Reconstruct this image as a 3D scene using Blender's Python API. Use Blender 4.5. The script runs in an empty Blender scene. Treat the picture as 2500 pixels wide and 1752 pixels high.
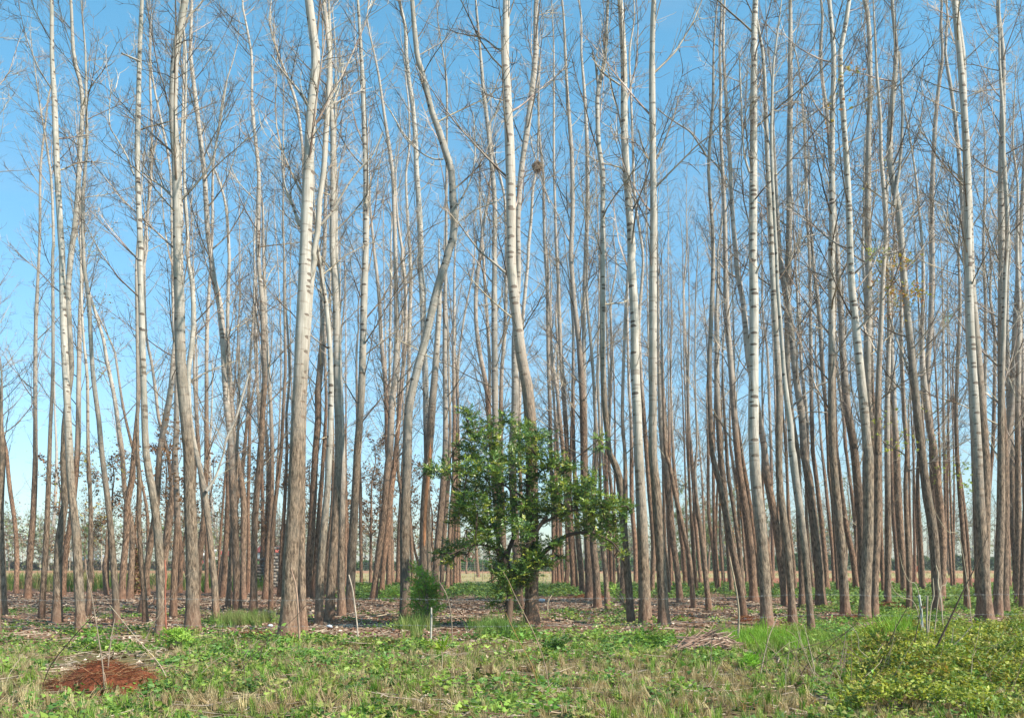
import bpy, math, random
import numpy as np
from math import radians, sin, cos, pi

# ------------------------------------------------------------------ camera, world, sun, exposure
S = bpy.context.scene
COL = S.collection
F = 2183.0           # focal length in photo pixels (photo 2500 px wide)
CX, HY, CH = 1250.0, 1372.0, 1.6   # optical axis column, horizon row, eye height in metres
cam_d = bpy.data.cameras.new("camera")
cam_d.sensor_width = 36.0
cam_d.lens = F / 2500.0 * 36.0
cam_d.shift_y = (HY - 876.0) / 2500.0
cam_d.clip_start = 0.1
cam_d.clip_end = 6000.0
cam = bpy.data.objects.new("camera", cam_d)
cam.location = (0, 0, CH)
cam.rotation_euler = (radians(90), 0, 0)
COL.objects.link(cam)
S.camera = cam

SUN_EL, SUN_AZ = 42.0, 120.0     # azimuth clockwise from the viewing direction (+Y)
W = bpy.data.worlds.new("World")
S.world = W
W.use_nodes = True
nt = W.node_tree
bg = nt.nodes["Background"]
sky = nt.nodes.new("ShaderNodeTexSky")
sky.sky_type = 'NISHITA'
sky.sun_disc = False
sky.sun_elevation = radians(SUN_EL)
sky.sun_rotation = radians(SUN_AZ)
sky.air_density = 1.0
sky.dust_density = 0.6
sky.ozone_density = 1.5
# the photograph's sky runs from clear cyan-blue to a pale hazy blue at the horizon
geo = nt.nodes.new("ShaderNodeTexCoord"); sxyz = nt.nodes.new("ShaderNodeSeparateXYZ"); nt.links.new(geo.outputs["Generated"], sxyz.inputs[0])
mr = nt.nodes.new("ShaderNodeMapRange"); mr.inputs["From Min"].default_value = 0.0; mr.inputs["From Max"].default_value = 0.5; nt.links.new(sxyz.outputs[2], mr.inputs["Value"])
tn = nt.nodes.new("ShaderNodeMix"); tn.data_type = 'RGBA'; nt.links.new(mr.outputs[0], tn.inputs[0]); tn.inputs[6].default_value = (.61, .66, .71, 1); tn.inputs[7].default_value = (.56, 1.03, 1.0, 1)
ml = nt.nodes.new("ShaderNodeMix"); ml.data_type = 'RGBA'; ml.blend_type = 'MULTIPLY'; ml.inputs[0].default_value = 1.0
nt.links.new(sky.outputs[0], ml.inputs[6]); nt.links.new(tn.outputs[2], ml.inputs[7]); 
# faint thin cloud and uneven haze
cn = nt.nodes.new("ShaderNodeTexNoise"); cn.inputs["Scale"].default_value = 2.2; cn.inputs["Detail"].default_value = 6.0; cn.inputs["Roughness"].default_value = .62
cmv = nt.nodes.new("ShaderNodeVectorMath"); cmv.operation = 'MULTIPLY'; cmv.inputs[1].default_value = (1.0, 1.0, 3.2); nt.links.new(geo.outputs["Generated"], cmv.inputs[0]); nt.links.new(cmv.outputs[0], cn.inputs["Vector"])
cr = nt.nodes.new("ShaderNodeMapRange"); cr.inputs["From Min"].default_value = .5; cr.inputs["From Max"].default_value = .85; cr.inputs["To Max"].default_value = .30; nt.links.new(cn.outputs["Fac"], cr.inputs["Value"])
cm = nt.nodes.new("ShaderNodeMix"); cm.data_type = 'RGBA'; nt.links.new(cr.outputs[0], cm.inputs[0]); nt.links.new(ml.outputs[2], cm.inputs[6]); cm.inputs[7].default_value = (2.6, 2.9, 3.1, 1)
nt.links.new(cm.outputs[2], bg.inputs[0])
bg.inputs[1].default_value = 0.15
sun_d = bpy.data.lights.new("sun", 'SUN')
sun_d.energy = 5.0
sun_d.angle = radians(0.6)
sun_d.color = (1.0, 0.90, 0.76)
sun = bpy.data.objects.new("sun", sun_d)
a, e = radians(SUN_AZ), radians(SUN_EL)
sv = (sin(a) * cos(e), cos(a) * cos(e), sin(e))
from mathutils import Vector
sun.rotation_euler = Vector(sv).to_track_quat('Z', 'Y').to_euler()
sun.location = (20, -20, 40)
COL.objects.link(sun)
S.view_settings.view_transform = 'Standard'
S.view_settings.look = 'None'
S.view_settings.exposure = 0.8
S.view_settings.gamma = 1.0
S.render.film_transparent = False
try:
    S.cycles.max_bounces = 6
    S.cycles.transparent_max_bounces = 8
    S.cycles.use_adaptive_sampling = True
except Exception:
    pass

rng = np.random.default_rng(7)
random.seed(7)

# ------------------------------------------------------------------ small helpers
def wx(px, d): return (px - CX) * d / F
def wz(py, d): return CH - (py - HY) * d / F
def dist_of(py): return F * CH / (py - HY)     # distance of a ground point seen at row py

def tag(o, label=None, cat=None, group=None, kind=None):
    if label: o["label"] = label
    if cat: o["category"] = cat
    if group: o["group"] = group
    if kind: o["kind"] = kind
    return o

def empty(name, loc=(0, 0, 0)):
    o = bpy.data.objects.new(name, None)
    o.location = loc
    COL.objects.link(o)
    return o

def mk(name, V, Q, mat, parent=None, uv=None, col=None, smooth=True, loc=None):
    """quads mesh from numpy arrays; uv per vertex, col per vertex"""
    V = np.asarray(V, dtype=np.float32).reshape(-1, 3)
    Q = np.asarray(Q, dtype=np.int32).reshape(-1, 4)
    me = bpy.data.meshes.new(name)
    me.vertices.add(len(V)); me.vertices.foreach_set("co", V.ravel())
    n = len(Q)
    me.loops.add(n * 4); me.loops.foreach_set("vertex_index", Q.ravel())
    me.polygons.add(n)
    me.polygons.foreach_set("loop_start", np.arange(0, n * 4, 4, dtype=np.int32))
    me.polygons.foreach_set("loop_total", np.full(n, 4, dtype=np.int32))
    if smooth:
        me.polygons.foreach_set("use_smooth", np.ones(n, dtype=bool))
    if uv is not None:
        l = me.uv_layers.new(name="UVMap")
        l.data.foreach_set("uv", np.asarray(uv, dtype=np.float32)[Q.ravel()].ravel())
    if col is not None:
        c = me.color_attributes.new("tint", 'FLOAT_COLOR', 'POINT')
        cc = np.ones((len(V), 4), dtype=np.float32); cc[:, :3] = col
        c.data.foreach_set("color", cc.ravel())
    me.update(calc_edges=True)
    me.materials.append(mat)
    o = bpy.data.objects.new(name, me)
    if loc is not None: o.location = loc
    COL.objects.link(o)
    if parent is not None: o.parent = parent
    return o

def catmull(P, n):
    """resample polyline of k-vectors smoothly with n points per span"""
    P = np.asarray(P, float)
    E = np.vstack([2 * P[0] - P[1], P, 2 * P[-1] - P[-2]])
    out = []
    for i in range(len(P) - 1):
        p0, p1, p2, p3 = E[i], E[i + 1], E[i + 2], E[i + 3]
        m = max(1, int(n if np.isscalar(n) else n[i]))
        for k in range(m):
            t = k / m
            out.append(0.5 * ((2 * p1) + (-p0 + p2) * t + (2 * p0 - 5 * p1 + 4 * p2 - p3) * t * t + (-p0 + 3 * p1 - 3 * p2 + p3) * t ** 3))
    out.append(P[-1])
    return np.array(out)

def tube(P, R, sides, rough=0.0, seed=0):
    """tube along P with radii R; returns V, Q, uv (metres round and along)"""
    P = np.asarray(P, float); R = np.asarray(R, float)
    n = len(P)
    T = np.gradient(P, axis=0)
    T /= np.linalg.norm(T, axis=1)[:, None] + 1e-9
    ref = np.array([0, 1.0, 0]) if abs(T[:, 1]).mean() < 0.8 else np.array([1.0, 0, 0])
    A = np.cross(T, ref); A /= np.linalg.norm(A, axis=1)[:, None] + 1e-9
    B = np.cross(A, T)
    # seam at the far side (B points towards -ref)
    th = np.linspace(0, 2 * pi, sides + 1) + 0.0
    k = np.ones((n, sides + 1))
    if rough:
        r_ = np.random.default_rng(seed)
        w = r_.normal(0, rough, (n, sides)); w = (w + np.roll(w, 1, 1)) * .5
        k[:, :sides] += w; k[:, sides] = k[:, 0]
    V = P[:, None, :] + (A[:, None, :] * np.sin(th)[None, :, None] + B[:, None, :] * np.cos(th)[None, :, None]) * (R[:, None] * k)[:, :, None]
    s = np.concatenate([[0], np.cumsum(np.linalg.norm(np.diff(P, axis=0), axis=1))])
    U = np.repeat((th * R.mean())[None, :], n, 0); Vv = np.repeat(s[:, None], sides + 1, 1)
    i = np.arange(n - 1)[:, None] * (sides + 1) + np.arange(sides)[None, :]
    Q = np.stack([i, i + 1, i + sides + 2, i + sides + 1], -1).reshape(-1, 4)
    return V.reshape(-1, 3), Q, np.stack([U, Vv], -1).reshape(-1, 2)

class Bag:
    def __init__(s): s.V, s.Q, s.U, s.C, s.n = [], [], [], [], 0
    def add(s, V, Q, U=None, C=None):
        s.V.append(V); s.Q.append(np.asarray(Q) + s.n); s.n += len(V)
        s.U.append(U if U is not None else np.zeros((len(V), 2)))
        s.C.append(np.broadcast_to(np.asarray(C if C is not None else (1, 1, 1), float), (len(V), 3)))
    def build(s, name, mat, parent=None, smooth=True, loc=None):
        if not s.V: return None
        V = np.concatenate(s.V)
        if loc is not None: V = V - np.asarray(loc)
        return mk(name, V, np.concatenate(s.Q), mat, parent, np.concatenate(s.U), np.concatenate(s.C), smooth, loc)

def scatter(protos, pos, rz, sc, tilt=None, tdir=None, col=None, colvar=0.0, r=None):
    """instances of proto (V,Q) lists; returns V,Q,C"""
    r = r or rng
    N = len(pos); pid = r.integers(0, len(protos), N)
    Vs, Qs, Cs, n = [], [], [], 0
    sc = np.broadcast_to(sc, (N,)); tilt = np.zeros(N) if tilt is None else np.broadcast_to(tilt, (N,))
    tdir = r.uniform(0, 2 * pi, N) if tdir is None else tdir
    col = np.broadcast_to(np.asarray((1, 1, 1) if col is None else col, float), (N, 3))
    for p, (PV, PQ) in enumerate(protos):
        m = np.where(pid == p)[0]
        if not len(m): continue
        c, s_ = np.cos(rz[m]), np.sin(rz[m])
        X = PV[None, :, 0] * c[:, None] - PV[None, :, 1] * s_[:, None]
        Y = PV[None, :, 0] * s_[:, None] + PV[None, :, 1] * c[:, None]
        Z = np.repeat(PV[None, :, 2], len(m), 0)
        # tilt about horizontal axis with direction tdir
        ct, st = np.cos(tilt[m])[:, None], np.sin(tilt[m])[:, None]
        dx, dy = np.cos(tdir[m])[:, None], np.sin(tdir[m])[:, None]
        along = X * dx + Y * dy
        na = along * ct + Z * st; nz = -along * st + Z * ct
        X = X + (na - along) * dx; Y = Y + (na - along) * dy; Z = nz
        V = np.stack([X, Y, Z], -1) * sc[m][:, None, None] + pos[m][:, None, :]
        k = len(PV)
        Q = PQ[None] + (np.arange(len(m)) * k)[:, None, None] + n
        cc = col[m] * (1 + r.normal(0, 1, (len(m), 1)) * colvar)
        Vs.append(V.reshape(-1, 3)); Qs.append(Q.reshape(-1, 4)); Cs.append(np.repeat(np.clip(cc, 0.005, 1), k, 0))
        n += len(m) * k
    if not Vs: return np.zeros((0, 3)), np.zeros((0, 4), int), np.zeros((0, 3))
    return np.concatenate(Vs), np.concatenate(Qs), np.concatenate(Cs)

def vnoise(x, y, seed=0):
    """cheap smooth value noise 0..1"""
    def h(i, j):
        v = np.sin(i * 127.1 + j * 311.7 + seed * 74.7) * 43758.5453
        return v - np.floor(v)
    xi, yi = np.floor(x), np.floor(y); xf, yf = x - xi, y - yi
    u, v = xf * xf * (3 - 2 * xf), yf * yf * (3 - 2 * yf)
    return (h(xi, yi) * (1 - u) + h(xi + 1, yi) * u) * (1 - v) + (h(xi, yi + 1) * (1 - u) + h(xi + 1, yi + 1) * u) * v

# ------------------------------------------------------------------ materials
class N:
    def __init__(s, name, rough=0.8):
        s.m = bpy.data.materials.new(name); s.m.use_nodes = True
        s.t = s.m.node_tree; s.b = s.t.nodes["Principled BSDF"]
        s.b.inputs["Roughness"].default_value = rough
        s.b.inputs["Specular IOR Level"].default_value = 0.25
    def n(s, typ, ins=None, **kw):
        o = s.t.nodes.new("ShaderNode" + typ)
        for k, v in kw.items(): setattr(o, k, v)
        for k, v in (ins or {}).items(): s.put(o.inputs[k], v)
        return o
    def put(s, sock, v):
        if hasattr(v, "is_output") or hasattr(v, "links"): s.t.links.new(v, sock)
        elif isinstance(v, tuple) and len(v) == 3 and sock.type == 'RGBA': sock.default_value = (*v, 1)
        else: sock.default_value = v
    def math(s, op, a, b=0.0, c=0.0, clamp=False):
        o = s.n("Math", operation=op, use_clamp=clamp); s.put(o.inputs[0], a); s.put(o.inputs[1], b); s.put(o.inputs[2], c); return o.outputs[0]
    def mix(s, f, a, b, bt='MIX'):
        o = s.n("Mix", data_type='RGBA', blend_type=bt); s.put(o.inputs[0], f); s.put(o.inputs[6], a); s.put(o.inputs[7], b); return o.outputs[2]
    def noise(s, vec, scale, detail=3, rough=.55, dim='3D'):
        o = s.n("TexNoise", {"Scale": scale, "Detail": detail, "Roughness": rough}, noise_dimensions=dim)
        if vec is not None: s.put(o.inputs["Vector"], vec)
        return o.outputs["Fac"]
    def ramp(s, f, lo, hi, clamp=True):
        o = s.n("MapRange", {"From Min": lo, "From Max": hi}, clamp=clamp); s.put(o.inputs["Value"], f); return o.outputs[0]
    def scale(s, vec, v):
        o = s.n("VectorMath", operation='MULTIPLY'); s.put(o.inputs[0], vec); o.inputs[1].default_value = v; return o.outputs[0]
    def bump(s, h, dist, st=1.0):
        o = s.n("Bump", {"Strength": st, "Distance": dist}); s.put(o.inputs["Height"], h); s.t.links.new(o.outputs[0], s.b.inputs["Normal"])

def bark_material():
    M = N("poplar_bark", 0.78)
    tc = M.n("TexCoord"); uv = tc.outputs["UV"]
    rnd = M.n("ObjectInfo").outputs["Random"]
    off = M.n("CombineXYZ"); M.put(off.inputs[0], M.math('MULTIPLY', rnd, 37.0)); M.put(off.inputs[1], M.math('MULTIPLY', rnd, 91.0))
    uvo = M.n("VectorMath", operation='ADD'); M.put(uvo.inputs[0], uv); M.put(uvo.inputs[1], off.outputs[0]); uvo = uvo.outputs[0]
    sep = M.n("SeparateXYZ"); M.put(sep.inputs[0], uv); h = sep.outputs[1]
    hb = M.n("Attribute", attribute_type='OBJECT', attribute_name='bark_h').outputs["Fac"]
    tone = M.n("Attribute", attribute_type='OBJECT', attribute_name='tone').outputs["Fac"]
    big = M.noise(M.scale(uvo, (2.0, .7, 1)), 1.0, 2)
    # smooth (1) above, furrowed (0) below
    f = M.ramp(M.math('ADD', M.math('SUBTRACT', h, hb), M.math('MULTIPLY', M.math('SUBTRACT', big, .5), 3.0)), -1.2, 2.6)
    # smooth pale bark
    streak = M.noise(M.scale(uvo, (34, 2.2, 1)), 1.0, 3)
    blot = M.noise(M.scale(uvo, (5, 2.0, 1)), 1.0, 3)
    pale = M.mix(M.ramp(streak, .3, .7), (.27, .25, .215), (.54, .51, .45))
    pale = M.mix(M.ramp(blot, .5, .75), pale, (.24, .235, .19))
    # thin horizontal rings
    lines = M.noise(M.scale(uvo, (1.6, 15, 1)), 1.0, 1)
    lm = M.ramp(lines, .58, .66)
    lcut = M.ramp(M.noise(M.scale(uvo, (5, 6, 1)), 1.0, 1), .42, .55)
    pale = M.mix(M.math('MULTIPLY', M.math('MULTIPLY', lm, lcut), .8), pale, (.20, .17, .14))
    # dark eyes where twigs were shed
    vo = M.n("TexVoronoi", {"Scale": 1.0, "Randomness": .85}, voronoi_dimensions='2D'); M.put(vo.inputs["Vector"], M.scale(uvo, (3.2, 7.0, 1)))
    cs = M.n("SeparateColor"); M.put(cs.inputs[0], vo.outputs["Color"])
    size = M.math('MULTIPLY_ADD', cs.outputs[0], .46, -.15)
    eye = M.ramp(M.math('SUBTRACT', size, vo.outputs["Distance"]), 0.0, .03)
    pale = M.mix(M.math('MULTIPLY', eye, .9), pale, (.07, .05, .038))
    # furrowed bark
    wob = M.noise(M.scale(uvo, (9, 5, 1)), 1.0, 2)
    fv = M.n("VectorMath", operation='ADD'); M.put(fv.inputs[0], M.scale(uvo, (34, 5.0, 1)))
    cw = M.n("CombineXYZ"); M.put(cw.inputs[0], M.math('MULTIPLY', wob, 1.6)); M.put(fv.inputs[1], cw.outputs[0])
    fur = M.noise(fv.outputs[0], 1.0, 5, .72)
    fr = M.ramp(fur, .40, .60)
    brown = M.mix(fr, (.062, .045, .031), (.32, .25, .18))
    brown = M.mix(M.ramp(blot, .45, .8), brown, (.17, .155, .125))
    warm = M.mix(fr, (.07, .04, .026), (.33, .20, .128))
    brown = M.mix(tone, brown, warm)
    pale = M.mix(M.math('MULTIPLY', tone, .55), pale, (.40, .31, .25))
    c = M.mix(f, brown, pale)
    # red soil splashed on the foot
    soil = M.ramp(M.math('ADD', h, M.math('MULTIPLY', wob, .7)), 1.3, .35)
    c = M.mix(M.math('MULTIPLY', soil, .6), c, (.24, .115, .07))
    shade = M.math('MULTIPLY_ADD', rnd, .34, .82); gg = M.n("CombineXYZ"); M.put(gg.inputs[0], shade); M.put(gg.inputs[1], shade); M.put(gg.inputs[2], shade)
    c = M.mix(1.0, c, gg.outputs[0], 'MULTIPLY')
    M.put(M.b.inputs["Base Color"], c)
    hgt = M.math('ADD', M.math('MULTIPLY', fr, M.math('SUBTRACT', 1.0, f)), M.math('MULTIPLY', M.math('ADD', M.math('MULTIPLY', streak, .25), M.math('MULTIPLY', eye, -.6)), f))
    M.bump(hgt, .012, .8)
    return M.m

def twig_material():
    M = N("poplar_twig", 0.7)
    tc = M.n("TexCoord")
    nz = M.noise(tc.outputs["Object"], 1.1, 3)
    at = M.n("Attribute", attribute_name="tint")
    c = M.mix(M.ramp(nz, .4, .6), (.16, .12, .09), (.46, .41, .34))
    c = M.mix(1.0, c, at.outputs["Color"], 'MULTIPLY')
    M.put(M.b.inputs["Base Color"], c)
    return M.m

def leaf_material(name, rough=.5, trans=.3, spec=.4):
    M = N(name, rough)
    at = M.n("Attribute", attribute_name="tint")
    M.put(M.b.inputs["Base Color"], at.outputs["Color"])
    M.b.inputs["Specular IOR Level"].default_value = spec
    if trans:
        tr = M.n("BsdfTranslucent"); M.put(tr.inputs[0], M.mix(1.0, at.outputs["Color"], (1.3, 1.25, .6), 'MULTIPLY'))
        mx = M.n("MixShader", {0: trans}); M.t.links.new(M.b.outputs[0], mx.inputs[1]); M.t.links.new(tr.outputs[0], mx.inputs[2])
        M.t.links.new(mx.outputs[0], M.t.nodes["Material Output"].inputs[0])
    return M.m

def plain(name, c, rough=.8, var=.25, scale=8, stretch=(1, 1, 1), bump=0.0):
    M = N(name, rough); tc = M.n("TexCoord")
    nz = M.noise(M.scale(tc.outputs["Object"], stretch), scale, 4)
    k = 1 - var
    M.put(M.b.inputs["Base Color"], M.mix(M.ramp(nz, .3, .7), tuple(x * k for x in c), tuple(min(1, x * (1 + var)) for x in c)))
    if bump: M.bump(nz, bump)
    return M.m

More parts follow.
